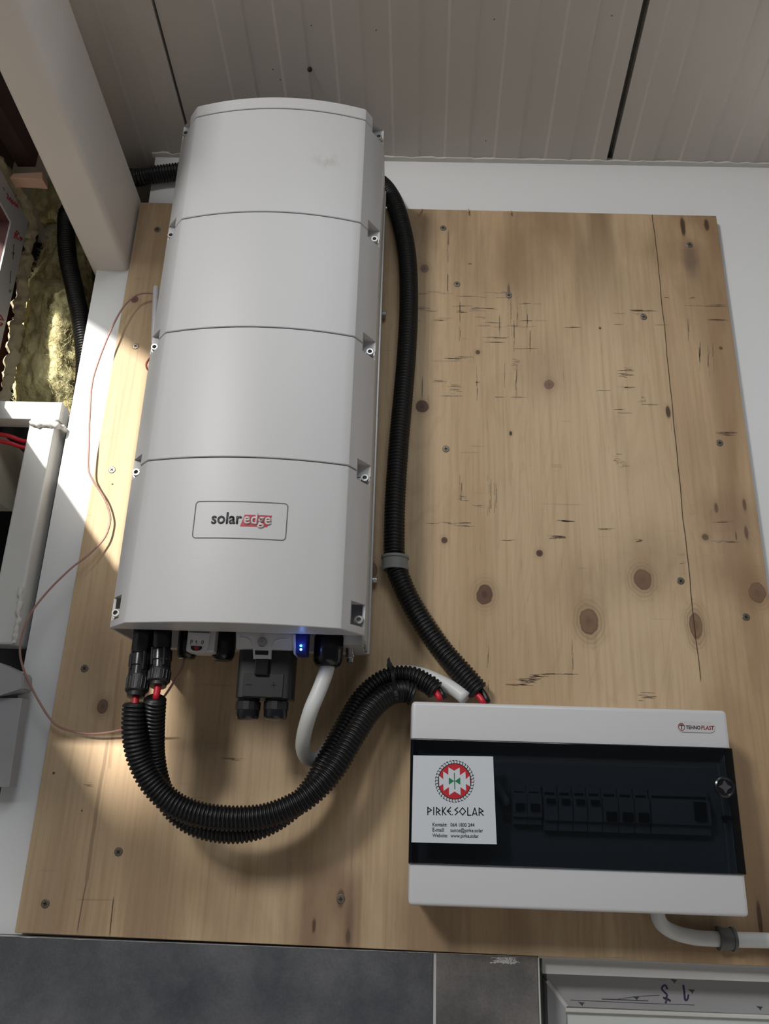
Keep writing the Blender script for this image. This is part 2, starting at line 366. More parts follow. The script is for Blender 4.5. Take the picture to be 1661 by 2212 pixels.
def plywood():
    m, t, b = nt('plywood'); N = t.nodes.new; L = t.links.new
    b.inputs['Roughness'].default_value = .62; b.inputs['Specular IOR Level'].default_value = .3
    tc = N('ShaderNodeTexCoord'); P = tc.outputs['Object']
    def nz(scale, vec, detail=4, dist=0.0, loc=(0, 0, 0)):
        mp = N('ShaderNodeMapping'); mp.inputs['Scale'].default_value = vec; mp.inputs['Location'].default_value = loc; L(P, mp.inputs[0])
        n = N('ShaderNodeTexNoise'); n.inputs['Scale'].default_value = scale; n.inputs['Detail'].default_value = detail; n.inputs['Distortion'].default_value = dist
        L(mp.outputs[0], n.inputs['Vector']); return n.outputs['Fac']
    def mix(fac, a, c, mode='MIX', k=1.0):
        x = N('ShaderNodeMixRGB'); x.blend_type = mode
        if k != 1.0 or not hasattr(fac, 'is_linked'):
            if hasattr(fac, 'is_linked'):
                q = N('ShaderNodeMath'); q.operation = 'MULTIPLY'; q.inputs[1].default_value = k; L(fac, q.inputs[0]); L(q.outputs[0], x.inputs[0])
            else: x.inputs[0].default_value = fac
        else: L(fac, x.inputs[0])
        for i, s in ((1, a), (2, c)):
            if hasattr(s, 'is_linked'): L(s, x.inputs[i])
            else: x.inputs[i].default_value = (*s, 1)
        return x.outputs[0]
    def step(v, lo, hi):
        r = N('ShaderNodeMapRange'); r.interpolation_type = 'SMOOTHSTEP'; L(v, r.inputs[0]); r.inputs[1].default_value = lo; r.inputs[2].default_value = hi; return r.outputs[0]
    def math_(op, a, c=None):
        q = N('ShaderNodeMath'); q.operation = op
        for i, s in ((0, a), (1, c)):
            if s is None: continue
            if hasattr(s, 'is_linked'): L(s, q.inputs[i])
            else: q.inputs[i].default_value = s
        return q.outputs[0]
    band = nz(5, (1, 1, .22), 3, .6)
    col = mix(step(band, .30, .72), (.465, .330, .195), (.590, .445, .285))
    fig = nz(9, (1, 1, .14), 2, 1.6, (3, 0, 1))
    rings = math_('SINE', math_('MULTIPLY', fig, 60.0))
    col = mix(step(rings, .2, 1.0), col, (.40, .26, .14), k=.16)
    grain = nz(160, (1, 1, .03), 3)
    col = mix(step(grain, .40, .75), col, (.30, .19, .10), k=.30)
    pores = nz(420, (1, 1, .06), 2)
    col = mix(step(pores, .62, .80), col, (.16, .095, .05), k=.35)
    blot = nz(6.5, (1, 1, .6), 4, .3, (7, 0, 2))
    col = mix(step(blot, .55, .78), col, (.27, .165, .09), k=.50)
    sx = N('ShaderNodeSeparateXYZ'); L(P, sx.inputs[0]); X, Z = sx.outputs[0], sx.outputs[2]
    # patchy darker brown towards the top, right and bottom margins
    def margin(v, lo, hi): return step(v, lo, hi)
    mg = nz(7, (1.6, 1, .35), 5, .4, (1, 0, 5))
    col = mix(math_('MULTIPLY', margin(Z, .62, .96), step(mg, .38, .66)), col, (.19, .115, .062), k=.75)
    col = mix(math_('MULTIPLY', margin(X, .40, .53), step(mg, .35, .65)), col, (.23, .135, .075), k=.70)
    col = mix(math_('MULTIPLY', math_('SUBTRACT', 1.0, margin(Z, -.20, -.02)), step(mg, .36, .66)), col, (.22, .14, .085), k=.55)
    # faint scuffs: short horizontal and vertical scratches
    reg = step(nz(2.6, (1, 1, 1), 2, 0, (4, 0, 9)), .50, .60)
    sc1 = step(nz(60, (.10, 1, 2.6), 1, 0, (2, 0, 0)), .66, .71)
    sc2 = step(nz(60, (2.4, 1, .10), 1, 0, (0, 0, 7)), .67, .72)
    brk = step(nz(22, (1, 1, 1), 3), .48, .60)
    col = mix(math_('MULTIPLY', math_('MULTIPLY', math_('MAXIMUM', sc1, sc2), reg), brk), col, (.14, .10, .07), k=.30)
    # spots
    kg = knot_group(); KN = nz(70, (1, 1, 1), 2); KP = P
    def spot(px, py, rx, rz, core=(.10, .045, .035), ca=.9, ha=.35, soft=.14):
        nonlocal col, KP
        c = at(px, py); k = (at(px+1, py)-c).length
        n = N('ShaderNodeGroup'); n.node_tree = kg
        L(col, n.inputs['Color']); L(KP, n.inputs['P']); L(KN, n.inputs['N'])
        n.inputs['C'].default_value = c; n.inputs['S'].default_value = (1/(rx*k), 0, 1/(rz*k*1.05))
        n.inputs['Core'].default_value = (*core, 1); n.inputs['CoreAmount'].default_value = ca; n.inputs['HaloAmount'].default_value = ha; n.inputs['Soft'].default_value = soft
        col = n.outputs['Color']; KP = n.outputs['P']
    kn = (.085, .04, .028)
    for a in ((917, 580, 9, 9, (.15, .11, .09), .75, .25), (1032, 761, 5, 5), (912, 878, 14, 14, (.085, .035, .028)), (1186, 831, 11, 11, (.13, .06, .05), .8),
              (960, 1167, 7, 7, (.07, .03, .025)), (1165, 1195, 7, 7, (.075, .03, .025)), (1103, 936, 3, 5, (.03, .02, .015)), (1523, 1160, 7, 7, (.06, .045, .04)),
              (1557, 752, 4, 4, (.09, .03, .025)), (1047, 1284, 18, 21, (.105, .05, .035), .9, .50), (1388, 1252, 19, 22, (.105, .048, .034), .85, .65), (1272, 1342, 20, 27, (.145, .082, .05), .8, .65),
              (1503, 1352, 14, 28, (.145, .082, .05), .8, .65), (1636, 1280, 18, 22, (.115, .06, .042), .85, .60), (222, 1526, 12, 15, (.105, .055, .045), .85, .5), (291, 647, 8, 8, (.13, .05, .04)),
              (1296, 709, 2.5, 2.5, (.05, .02, .02)), (800, 1232, 16, 18, (.09, .05, .04), .7, .5)):
        spot(*a)
    burn = (.016, .010, .008)
    for a in ((1475, 490, 5, 24, burn, 1, .5, .3), (1526, 486, 5, 14, burn, 1, .3, .3), (1547, 1097, 4, 11, burn, .9, .4, .3), (1608, 1090, 4, 13, burn, .9, .4, .3),
              (1612, 1150, 4, 15, burn, .9, .4, .3), (1590, 1158, 2, 9, burn, .8, .2, .3), (678, 2000, 4, 13, burn, .9, .4, .35), (752, 2022, 5, 14, burn, .9, .5, .4), (1443, 890, 5, 13, burn, .85, .3, .3),
              (1641, 1985, 5, 32, burn, .85, .1, .3), (736, 1942, 8, 17, burn, .8, .2, .25), (1099, 630, 3, 18, burn, .55, .2, .3), (912, 838, 1.5, 26, burn, .6, 0, .4),
              (1492, 560, 16, 42, (.10, .075, .06), .75, 0, .7), (755, 1985, 9, 60, (.10, .075, .06), .6, 0, .8), (1578, 1120, 60, 55, (.22, .13, .09), .5, 0, .8),
              (1400, 1215, 70, 70, (.27, .17, .10), .45, 0, .9), (1265, 1270, 60, 60, (.28, .18, .11), .35, 0, .9), (205, 1420, 45, 90, (.28, .19, .12), .45, 0, .9), (1590, 1240, 60, 50, (.22, .13, .08), .5, 0, .9),
              (440, 1650, 60, 80, (.30, .21, .13), .35, 0, .9), (1175, 800, 50, 60, (.27, .17, .11), .35, 0, .9),
              (243, 1046, 2, 2, burn, .9, 0, .3), (116, 1670, 2.5, 2.5, burn, .9, 0, .3), (177, 1751, 2, 2, burn, .8, 0, .3), (1015, 570, 4, 2, burn, .6, 0, .5)):
        spot(*a)
    # darker veneer patch low in the middle
    a, c = at(655, 1872), at(797, 2052)
    e = nz(30, (1, 1, .4), 3)
    def inside(v, lo, hi, s): return math_('MULTIPLY', step(v, lo-s, lo+s), math_('SUBTRACT', 1.0, step(v, hi-s, hi+s)))
    rec = math_('MULTIPLY', inside(X, a.x, c.x-.012, .003), inside(Z, c.z-.1, a.z, .02))
    col = mix(math_('MULTIPLY', rec, e), col, (.17, .10, .06), k=1.0)
    # veneer joints
    def joint(p, q, wid, k, tone=(.05, .03, .02)):
        nonlocal col
        A, B = at(*p), at(*q); s = (B.x-A.x)/(B.z-A.z)
        wob = math_('MULTIPLY', math_('SUBTRACT', nz(9, (0, 0, 1), 2), .5), .008)
        dx = math_('ABSOLUTE', math_('SUBTRACT', math_('ADD', X, wob), math_('ADD', math_('MULTIPLY', math_('SUBTRACT', Z, A.z), s), A.x)))
        seg = inside(Z, min(A.z, B.z), max(A.z, B.z), .004)
        col = mix(math_('MULTIPLY', math_('SUBTRACT', 1.0, step(dx, wid*.4, wid)), seg), col, tone, k=k)
        return s, A
    s, A = joint((1410, 463), (1512, 1470), .0011, .95)
    rightv = step(math_('SUBTRACT', X, math_('ADD', math_('MULTIPLY', math_('SUBTRACT', Z, A.z), s), A.x)), 0, .001)
    col = mix(rightv, col, (.36, .22, .12), k=.18)
    joint((232, 1600), (186, 1905), .0034, .42, (.10, .055, .03)); joint((186, 1905), (168, 2012), .0012, .6)
    joint((246, 1940), (238, 2020), .0010, .9); joint((262, 1380), (236, 1660), .003, .3, (.2, .12, .07))
    L(col, b.inputs['Base Color'])
    bp = N('ShaderNodeBump'); bp.inputs['Strength'].default_value = .18; bp.inputs['Distance'].default_value = .001; L(grain, bp.inputs['Height']); L(bp.outputs[0], b.inputs['Normal'])
    return m
MAT['plywood'] = plywood()

def inverter_smudge():
    m = MAT['inverter']; t = m.node_tree; b = t.nodes['Principled BSDF']; N = t.nodes.new; L = t.links.new
    tc = N('ShaderNodeTexCoord'); v = N('ShaderNodeVectorMath'); v.operation = 'SUBTRACT'; v.inputs[1].default_value = at(712, 342, -.205)
    L(tc.outputs['Object'], v.inputs[0]); q = N('ShaderNodeVectorMath'); q.operation = 'MULTIPLY'; q.inputs[1].default_value = (1/.034, 0, 1/.030); L(v.outputs[0], q.inputs[0])
    ln = N('ShaderNodeVectorMath'); ln.operation = 'LENGTH'; L(q.outputs[0], ln.inputs[0])
    mr = N('ShaderNodeMapRange'); mr.interpolation_type = 'SMOOTHSTEP'; L(ln.outputs['Value'], mr.inputs[0]); mr.inputs[1].default_value = .1; mr.inputs[2].default_value = 1.1; mr.inputs[3].default_value = 1; mr.inputs[4].default_value = 0
    n = N('ShaderNodeTexNoise'); n.inputs['Scale'].default_value = 48; n.inputs['Detail'].default_value = 5; L(tc.outputs['Object'], n.inputs['Vector'])
    r2 = N('ShaderNodeMapRange'); L(n.outputs['Fac'], r2.inputs[0]); r2.inputs[1].default_value = .42; r2.inputs[2].default_value = .72
    mu = N('ShaderNodeMath'); mu.operation = 'MULTIPLY'; L(mr.outputs[0], mu.inputs[0]); L(r2.outputs[0], mu.inputs[1])
    mx = N('ShaderNodeMixRGB'); mx.inputs[1].default_value = (.56, .56, .565, 1); mx.inputs[2].default_value = (.34, .31, .25, 1); L(mu.outputs[0], mx.inputs[0]); L(mx.outputs[0], b.inputs['Base Color'])
inverter_smudge()

# ------------------------------------------------------------------ setting
WY = .018                                   # face of the white wall boards; the plywood's face is y = 0
slope_dir = ray(900, 2130).normalized()     # direction of the roof panels, down towards the wall
beam_dir = ray(887, 2060).normalized()
zc = at(840, 345, WY).z
LB = at(195, 584, WY)                       # lower left end of the roof beam
RBm = at(284, 566, WY)
RT = at(305, 433, WY)
strip_l = at(213, 567, WY).x - .001
strip_top = at(240, 567, WY).z
notch_r = at(322, 440, WY).x
wall_bot = -.42
bm = bmesh.new()
prism(bm, [(strip_l, strip_top), (strip_l-.003, wall_bot), (at(1165, 2075, WY).x, wall_bot), (at(1165, 2075, WY).x, at(1165, 2070, WY).z), (1.0, at(1500, 2092, WY).z), (1.0, zc-.001),
           (notch_r-.002, zc-.001), (notch_r, strip_top)], 'y', WY, WY+.018)
tag(obj('wall_back', bm, MAT['wall']), 'white painted board wall behind the plywood', None, None, 'structure')
# dark cavity behind the wall boards
cav = bmesh.new(); box(cav, -1.0, 1.0, .22, .24, -2.1, 1.35)
tag(obj('wall_cavity', cav, MAT['cavity']), 'dark unfinished cavity behind the wall boards', None, None, 'structure')
# lower masonry behind the tiles
tl, trr = at(-160, 2010, .012), at(1165, 2068, .012)
wl = bmesh.new(); box(wl, -1.0, trr.x-.001, WY+.0185, .20, -2.1, -.24)
tag(obj('wall_lower', wl, MAT['wall']), 'masonry behind the tiles', None, None, 'structure')
fl = bmesh.new(); box(fl, -1.0, 2.5, -4.0, .20, -2.2, -2.1)
tag(obj('floor', fl, MAT['floor']), 'bare floor of the room', None, None, 'structure')

# ceiling of ribbed sandwich panels
ceil_root = thing('ceiling', 'sloping grey ceiling of ribbed metal panels', None, (0, WY, zc), kind='structure')
cn = Vector((1, 0, 0)).cross(slope_dir).normalized()
if cn.z > 0: cn = -cn                       # points down into the room
p0 = Vector((0, WY, zc))
def ceil_x(px, py=0):
    q = onplane(px, py, p0, cn); return (q - slope_dir*((q.y-WY)/slope_dir.y)).x
def ceiling_panel(xa, xb, steps):
    prof = [(xa, 0.0)]; h = 0.0
    for x, lev in sorted(steps):
        prof += [(x-.0022, h), (x+.0022, lev)]; h = lev
    prof.append((xb, h)); prof += [(xb, -.08), (xa, -.08)]
    r0 = []; r1 = []
    for x, d in prof:
        q = Vector((x, WY, zc)) + cn*d
        r0.append(q + slope_dir*.20); r1.append(q - slope_dir*.80)
    bm = bmesh.new(); loft(bm, [r0, r1]); return obj('ceiling_panel', bm, MAT['ceiling'], ceil_root)
jl, jr = ceil_x(1389), ceil_x(1404)
lights_px = [460, 587, 714, 841, 972, 1099, 1230, 1352]; darks_px = [397, 521, 651, 778, 908, 1035, 1164, 1295]
LV = .0014
ceiling_panel(ceil_x(333), jl, [(ceil_x(p), LV) for p in lights_px] + [(ceil_x(p), 0.0) for p in darks_px])
per = ceil_x(714)-ceil_x(587)
ceiling_panel(jr, jr+1.1, [(jr+.03+k*per, LV) for k in range(8)] + [(jr+.03+(k+.5)*per, 0.0) for k in range(8)])
ceiling_panel(-.80, ceil_x(331)-.0025, [(ceil_x(269), LV*1.6), (ceil_x(269)+.5*per, 0), (ceil_x(205), 0.0), (ceil_x(140), LV)][:3:2]+[(ceil_x(140), LV)])
bm = bmesh.new()
q = Vector(((jl+jr)/2, WY, zc)) - cn*.02
loft(bm, [[q+slope_dir*.2+Vector((s*.012, 0, 0))-cn*d for s, d in ((-1, 0), (1, 0), (1, .03), (-1, .03))], [q-slope_dir*.80+Vector((s*.012, 0, 0))-cn*d for s, d in ((-1, 0), (1, 0), (1, .03), (-1, .03))]])
obj('joint_seal', bm, MAT['groove'], ceil_root)
# rivet with a drop under it
bm = bmesh.new(); c = onplane(669, 149, p0, cn)
lathe(bm, [(.0005, -.002), (.004, -.001), (.004, .002), (.0028, .0045), (.0005, .005)], c, cn, 10)
obj('rivet', bm, MAT['dark'], ceil_root, True)
bm = bmesh.new()
for i in range(14):
    px, py = random.uniform(560, 1340), random.uniform(20, 320)
    if px < 850 and py > 190: continue
    lathe(bm, [(.0002, -.0004), (.0011, 0), (.0002, .0004)], onplane(px, py, p0, cn), cn, 6)
o = obj('dirt_specks', bm, MAT['dark'], ceil_root); o['kind'] = 'stuff'
# ragged sealant bead between wall and ceiling
bm = bmesh.new(); pts = []
xa, xb = at(330, 340, WY).x, .95
n = 150; rings = []
for i in range(n+1):
    x = xa+(xb-xa)*i/n
    h = .0075+.006*abs(noise.noise((x*38, 1, 0)))+.004*max(0, noise.noise((x*110, 4, 0)))
    d = .008+.004*noise.noise((x*60, 9, 3))
    rings.append([(x, WY+.002, zc-.004), (x, WY-d, zc-.002), (x, WY-d*.9, zc+h*.75), (x, WY-.002, zc+h), (x, WY+.004, zc+h)])
loft(bm, rings)
tag(obj('trim_1', bm, MAT['sealant']), 'ragged white sealant bead where the wall meets the ceiling', None, None, 'structure')

# roof beam
bm = bmesh.new()
bw = RBm.x-LB.x; sec = []
hz = RT.z-LB.z+.004
for cx, cz, a0 in ((0, 0, 180), (bw, 0, 270), (bw, hz, 0), (0, hz, 90)):
    r = .011; sx = 1 if cx == 0 else -1; sz = 1 if cz == 0 else -1
    for k in range(6):
        a = math.radians(a0+90*k/5); sec.append((cx+sx*r+r*math.cos(a), cz+sz*r+r*math.sin(a)))
rings = []
for t in [.10] + [-.06*k for k in range(0, 11)]:
    o_ = Vector((LB.x, WY, LB.z)) + beam_dir*(t/beam_dir.y)
    rings.append([o_+Vector((x, 0, z)) for x, z in sec])
loft(bm, rings)
tag(autosmooth(obj('roof_beam', bm, MAT['paint'])), 'thick cream painted roof beam running down to the wall top left', 'beam')

# ------------------------------------------------------------------ tiles and door below
ty = .004
tile_root = thing('wall_tiling', 'row of dark slate tiles under the plywood board', None, (0, ty, -.3), kind='structure')
def tile(x0, x1, ztl, ztr, m):
    bm = bmesh.new(); prism(bm, [(x0, -.62), (x1, -.62), (x1, ztr), (x0, ztl)], 'y', ty, WY-.0005)
    bmesh.ops.bevel(bm, geom=list(bm.edges), offset=.0008, segments=1, affect='EDGES')
    return obj('tile', bm, m, tile_root)
gx = at(939, 2130, ty).x
z0, z1, z2 = at(0, 2021, ty).z, at(939, 2056, ty).z, at(1160, 2066.5, ty).z
tile(-.95, gx-.0018, z0+.0005, z1, MAT['slate'])
tile(gx+.0018, at(1163, 2140, ty).x, z1, z2, MAT['slate_brown'])
bm = bmesh.new(); box(bm, gx-.0017, gx+.0017, ty+.0012, WY-.0006, -.62, z1-.001); obj('grout', bm, MAT['mortar'], tile_root)
bm = bmesh.new(); rings = []
for i in range(120):
    x = -.6+(at(1160, 2070, ty).x+.6)*i/119
    zt = z0+(z2-z0)*(x+.6)/(at(1163, 2070, ty).x+.6)
    h = .0012+.0022*max(0, noise.noise((x*45, 2, 2)))+.0008*noise.noise((x*160, 0, 5))
    rings.append([(x, ty+.004, zt-.001), (x, ty-.0005, zt-h*.35), (x, ty-.0006, zt-.0001), (x, ty+.004, zt+.0006)])
loft(bm, rings); obj('grout_line', bm, MAT['mortar'], tile_root)
# dried filler smear on the small tile
bm = bmesh.new()
for i in range(60):
    px, py = random.gauss(1090, 13), max(2069, random.gauss(2074, 4.5)); L_ = random.uniform(2, 7)
    stroke_px(bm, [(px-L_, py+random.uniform(-1, 1)), (px, py+random.uniform(-1.5, 1)), (px+L_, py+random.uniform(-1, 1.5))], random.uniform(.8, 2.4), ty, th=random.uniform(.0002, .0006))
obj('filler_smear', bm, MAT['mortar'], tile_root)['kind'] = 'stuff'
bm = bmesh.new(); xe = at(1167, 2140, ty).x; box(bm, at(1163.4, 2140, ty).x, xe, ty-.0008, WY+.01, -.62, z2-.001, .0006)
obj('edge_profile', bm, MAT['mortar'], tile_root)

door = thing('door_1', 'white plastic door frame with a pale pane below the plywood', None, at(1420, 2130, .02), kind='structure')
# lintel band
dl0 = xe+.003
bm = bmesh.new(); za, zb_ = at(1200, 2078, WY).z, at(1200, 2103, WY).z
zt_l = at(1190, 2074, .0215).z; dy = .0215
prism(bm, [(at(1172, 2100, dy).x, at(1172, 2103, dy).z), (1.0, at(1172, 2103, dy).z-.0015), (1.0, zt_l+.03), (at(1172, 2100, dy).x, zt_l+.03)], 'y', dy, .055)
obj('lintel_strip', bm, MAT['pvc'], door)
dy2 = .056
f_out = at(1187, 2120, dy2).x; f_in = at(1224, 2180, dy2).x; f_z = at(1240, 2175, dy2).z
# frame head and jamb, mitred
bm = bmesh.new(); zt2 = at(1190, 2110, dy2).z+.02
mit = at(1181, 2118, dy2)
prism(bm, [(mit.x, mit.z+.0), (f_in, f_z), (1.0, f_z-.002), (1.0, zt2+.0), (mit.x, zt2)], 'y', dy2, dy2+.05)
obj('frame_head', bm, MAT['film'], door)
bm = bmesh.new(); prism(bm, [(mit.x-.0, mit.z-.001), (f_in-.001, f_z-.001), (f_in-.001, -.9), (mit.x, -.9)], 'y', dy2, dy2+.05)
obj('frame_jamb', bm, MAT['film'], door)
bm = bmesh.new(); prism(bm, [(xe+.0005, -.9), (mit.x-.0005, -.9), (mit.x-.0005, zt2), (xe+.0005, zt2)], 'y', dy2+.028, dy2+.05)
obj('reveal', bm, MAT['clip'], door)
bm = bmesh.new(); 
d_ = (Vector((f_in, 0, f_z))-Vector((mit.x, 0, mit.z))).normalized(); nn = Vector((-d_.z, 0, d_.x))*.0022
prism(bm, [(mit.x+nn.x, mit.z+nn.z), (mit.x-nn.x, mit.z-nn.z), (f_in-nn.x, f_z-nn.z), (f_in+nn.x, f_z+nn.z)], 'y', dy2-.0012, dy2+.004)
obj('mitre_bead', bm, MAT['pvc'], door)
bm = bmesh.new(); box(bm, f_in-.002, 1.0, dy2-.003, dy2+.01, f_z-.0055, f_z-.001, .001); obj('gasket', bm, MAT['sealant'], door)
bm = bmesh.new(); box(bm, f_in, 1.0, dy2+.004, dy2+.02, -.9, f_z-.006); obj('pane', bm, MAT['panel'], door)
# handwriting, upside down, and the arrows printed on the film
bm = bmesh.new()
s1 = [(1441, 2136), (1437, 2128.5), (1431, 2130), (1429, 2136), (1434, 2142), (1440, 2149), (1437, 2156), (1431, 2154)]
s2 = [(1434, 2156), (1441, 2158), (1448, 2162)]
s3 = [(1442, 2155), (1438, 2162), (1437, 2168)]
s4 = [(1475, 2127), (1477, 2140), (1479, 2159), (1484, 2158), (1487, 2146)]
for s in (s1, s2, s3, s4): tube(bm, smooth_path([at(*p, dy2+.0012) for p in s], .0012), .0018, 8)
obj('marker_writing', bm, MAT['inkpurple'], door)
bm = bmesh.new()
for x, y in ((1374, 2156), (1494, 2141), (1641, 2177), (1256, 2168), (1456, 2119)):
    poly_px(bm, [(x-8, y-4), (x+7, y-2), (x+3, y+1), (x+2, y+6), (x-2, y+1)], dy2-.0001)
stroke_px(bm, [(1232, 2160), (1360, 2166), (1500, 2171)], .9, dy2-.0001)
stroke_px(bm, [(1300, 2158), (1400, 2162)], 1.6, dy2-.0001); stroke_px(bm, [(1335, 2158), (1380, 2152), (1425, 2150)], .8, dy2-.0001)
obj('film_print', bm, MAT['inkgrey'], door)

# ------------------------------------------------------------------ left side: window, steel tubes, cavity
XW = -.65
wn = Vector((beam_dir.y, -beam_dir.x, 0)).normalized()            # the side wall's plane: contains the roof fall and the vertical
pw = Vector((XW, -.01, .5))
Wc = onplane(61, 480, pw, wn)                                     # upper rear corner of the window frame
wb = Vector((beam_dir.x, beam_dir.y, 0)).normalized()             # horizontal along the side wall, towards the back
fall = beam_dir/ math.hypot(beam_dir.x, beam_dir.y)
def sidept(s, z, off=0.0):                                        # s metres in front of Wc, z height, off outwards (-x)
    return Vector((Wc.x, Wc.y, 0)) - wb*s + Vector((0, 0, z)) - wn*off
win = thing('window_1', 'unfinished side window in a pale film-covered frame with red handwriting', None, Wc, kind='structure')
WF = .045; SILL = .565; WL = .86
def roofz(s): return Wc.z - fall.z*s
def wbar(name, a, m, d0=-.0, d1=.06):                             # a: outline in (s, z)
    bm = bmesh.new(); loft(bm, [[sidept(s, z, d0) for s, z in a], [sidept(s, z, d1) for s, z in a]]); return obj(name, bm, m, win)
FR = MAT['film']; FB = MAT['soffit']
J1 = [(0, Wc.z), (0, SILL-.05), (WF, SILL), (WF, roofz(WF)-WF*1.02)]
wbar('frame_jamb', J1, FR, 0, .003); wbar('frame_body', J1, FB, .0032, .05)
J2 = [(0, Wc.z), (WF, roofz(WF)-WF*1.02), (WL-WF, roofz(WL-WF)-WF*1.02), (WL, roofz(WL))]
wbar('frame_head', J2, FR, 0, .003); wbar('frame_body', J2, FB, .0032, .05)
wbar('frame_sill', [(0, SILL-.05), (WL, SILL-.05), (WL-WF, SILL), (WF, SILL)], FB, 0, .05)
wbar('frame_jamb', [(WL, roofz(WL)), (WL-WF, roofz(WL-WF)-WF*1.02), (WL-WF, SILL), (WL, SILL-.05)], FB, 0, .05)
wbar('pane', [(WF+.001, SILL+.001), (WF+.001, roofz(WF)-WF*1.02-.001), (WL-WF-.001, roofz(WL-WF)-WF*1.02-.001), (WL-WF-.001, SILL+.001)], MAT['glass'], .040, .044)
# red marker scribbles on the film (jamb and head)
def side_strokes(strokes, r=.0011):
    bm = bmesh.new()
    for s in strokes: tube(bm, [onplane(*p, pw+wn*.0006, wn) for p in s], r, 6)
    return bm
st = [[(33, 503), (31, 515), (33, 508), (36, 499), (41, 503), (36, 509)], [(35, 512), (40, 517)], [(44, 512), (43, 515)], [(46, 515), (44, 520), (48, 517), (46, 513)],
      [(15, 418), (18, 424), (15, 428), (20, 432), (22, 427)], [(22, 436), (28, 434)], [(24, 430), (27, 441)], [(26, 441), (32, 437)], [(31, 437), (34, 446)], [(37, 441), (39, 449), (35, 445), (37, 440)],
      [(0, 690), (8, 692), (2, 682), (0, 681)], [(1, 697), (6, 700), (1, 704)]]
obj('marker_writing', side_strokes(st), MAT['redmark'], win)
st = [[(30, 528), (29, 545), (28, 560)], [(26, 546), (29, 551), (32, 546), (26, 546)], [(24, 585), (22, 612)], [(20, 627), (22, 632), (25, 627), (20, 627)], [(7, 405), (10, 412)], [(33, 426), (35, 420)]]
obj('film_print', side_strokes(st, .0005), MAT['inkgrey'], win)
# side wall around the window
lw = thing('wall_left', 'side wall of pale aerated block with the window in it', None, sidept(.3, 0), kind='structure')
def lwall(name, a, d0, d1, m):
    bm = bmesh.new(); loft(bm, [[sidept(s, z, d0) for s, z in a], [sidept(s, z, d1) for s, z in a]]); return obj(name, bm, m, lw)
def side_sz(px, py):
    q = onplane(px, py, pw, wn); return (-(q-Wc).dot(wb), q.z)
ps, pz = side_sz(52, 978); ps2, pz2 = side_sz(27, 1105)
lwall('block', [(ps, pz), (WL, pz), (WL, pz2), (ps, pz2)], 0, .14, MAT['beige'])
lwall('rear_board', [(-.20, -2.1), (ps-.004, -2.1), (ps-.004, SILL-.06), (-.20, SILL-.06)], .10, .14, MAT['cavity'])
lwall('rear_board', [(-.20, SILL-.058), (.02, SILL-.058), (.02, 1.45), (-.20, 1.45)], .10, .14, MAT['soffit'])
lwall('head_board', [(0, Wc.z+.003), (WL, roofz(WL)+.003), (WL, 1.30), (0, 1.30)], .05, .14, MAT['timber'])
# added unseen wall farther left: blocks the sun except through one opening
ow = thing('sun_mask_wall', 'added unseen wall far to the left that shapes the sun patch', None, (-2.15, -3.5, -2.1), kind='structure')
for y0, y1, z0_, z1_ in ((-7.5, -4.77, -2.1, 4.2), (-4.77, -3.3, -2.1, 1.95), (-4.77, -3.3, 3.0, 4.2), (-3.3, .2, -2.1, 4.2)):
    bm = bmesh.new(); box(bm, -2.17, -2.15, y0, y1, z0_, z1_); obj('sun_mask_section', bm, MAT['wall'], ow)
# eave outside and the dark lining over the window
bm = bmesh.new(); ez = lambda q: .935+(q+.3)*.1876
loft(bm, [[sidept(-.2, ez(-.2)+d, o_) for o_, d in ((.15, 0), (.31, 0), (.31, .02), (.15, .02))], [sidept(1.6, ez(1.6)+d, o_) for o_, d in ((.15, 0), (.31, 0), (.31, .02), (.15, .02))]])
tag(obj('roof_eave', bm, MAT['soffit']), 'maroon underside of the eave outside the side window', None, None, 'structure')
bm = bmesh.new()
a0, a1 = onplane(-60, 150, pw, wn), onplane(46, 330, pw, wn)
loft(bm, [[a0+wn*.0-Vector((0, 0, .03)), a0+wn*.03-Vector((0, 0, .03)), a0+wn*.03+Vector((0, 0, .02)), a0+Vector((0, 0, .02))], [a1-Vector((0, 0, .03)), a1+wn*.03-Vector((0, 0, .03)), a1+wn*.03+Vector((0, 0, .02)), a1+Vector((0, 0, .02))]])
tag(obj('wall_batten', bm, MAT['timber']), 'dark brown timber batten above the side window beside the beam', 'batten')

def lumpy_tube(name, pts, r, m, amp=.6, freq=60, step=.004, n=14, parent=None):
    path = smooth_path(pts, step)
    bm = bmesh.new(); tube(bm, path, r, n)
    for v in bm.verts:
        c = min(path, key=lambda p: (p-v.co).length_squared) if len(path) < 200 else v.co
        k = 1+amp*noise.noise(v.co*freq)+amp*.4*noise.noise(v.co*freq*2.7)
        v.co = c+(v.co-c)*k
    return obj(name, bm, m, parent, True)
def wp(px, py, d): return onplane(px, py, pw+wn*d, wn)
o = lumpy_tube('foam_bead', [wp(-14, 335, -.02), wp(8, 372, -.018), wp(30, 405, -.018), wp(50, 440, -.02), wp(66, 478, -.02), wp(64, 520, -.018), wp(52, 590, -.02), wp(44, 660, -.022), wp(34, 720, -.022), wp(24, 790, -.022), wp(10, 850, -.02), wp(-6, 900, -.02)], .0088, MAT['foam'], 1.0, 62, .003, 20)
tag(o, 'lumpy yellowish expanding foam bead along the side window frame', 'foam')
# wooden wedge between frame and beam
bm = bmesh.new()
w1 = [at(28, 374, -.085), at(91, 371, -.085), at(92, 388, -.085), at(20, 384, -.085)]
back = Vector((0, .022, 0)); loft(bm, [w1, [p+back for p in w1]])
bmesh.ops.bevel(bm, geom=list(bm.edges), offset=.001, segments=1, affect='EDGES')
tag(obj('wooden_wedge', bm, MAT['wedge']), 'short reddish wooden wedge between window frame and roof beam', 'wedge')
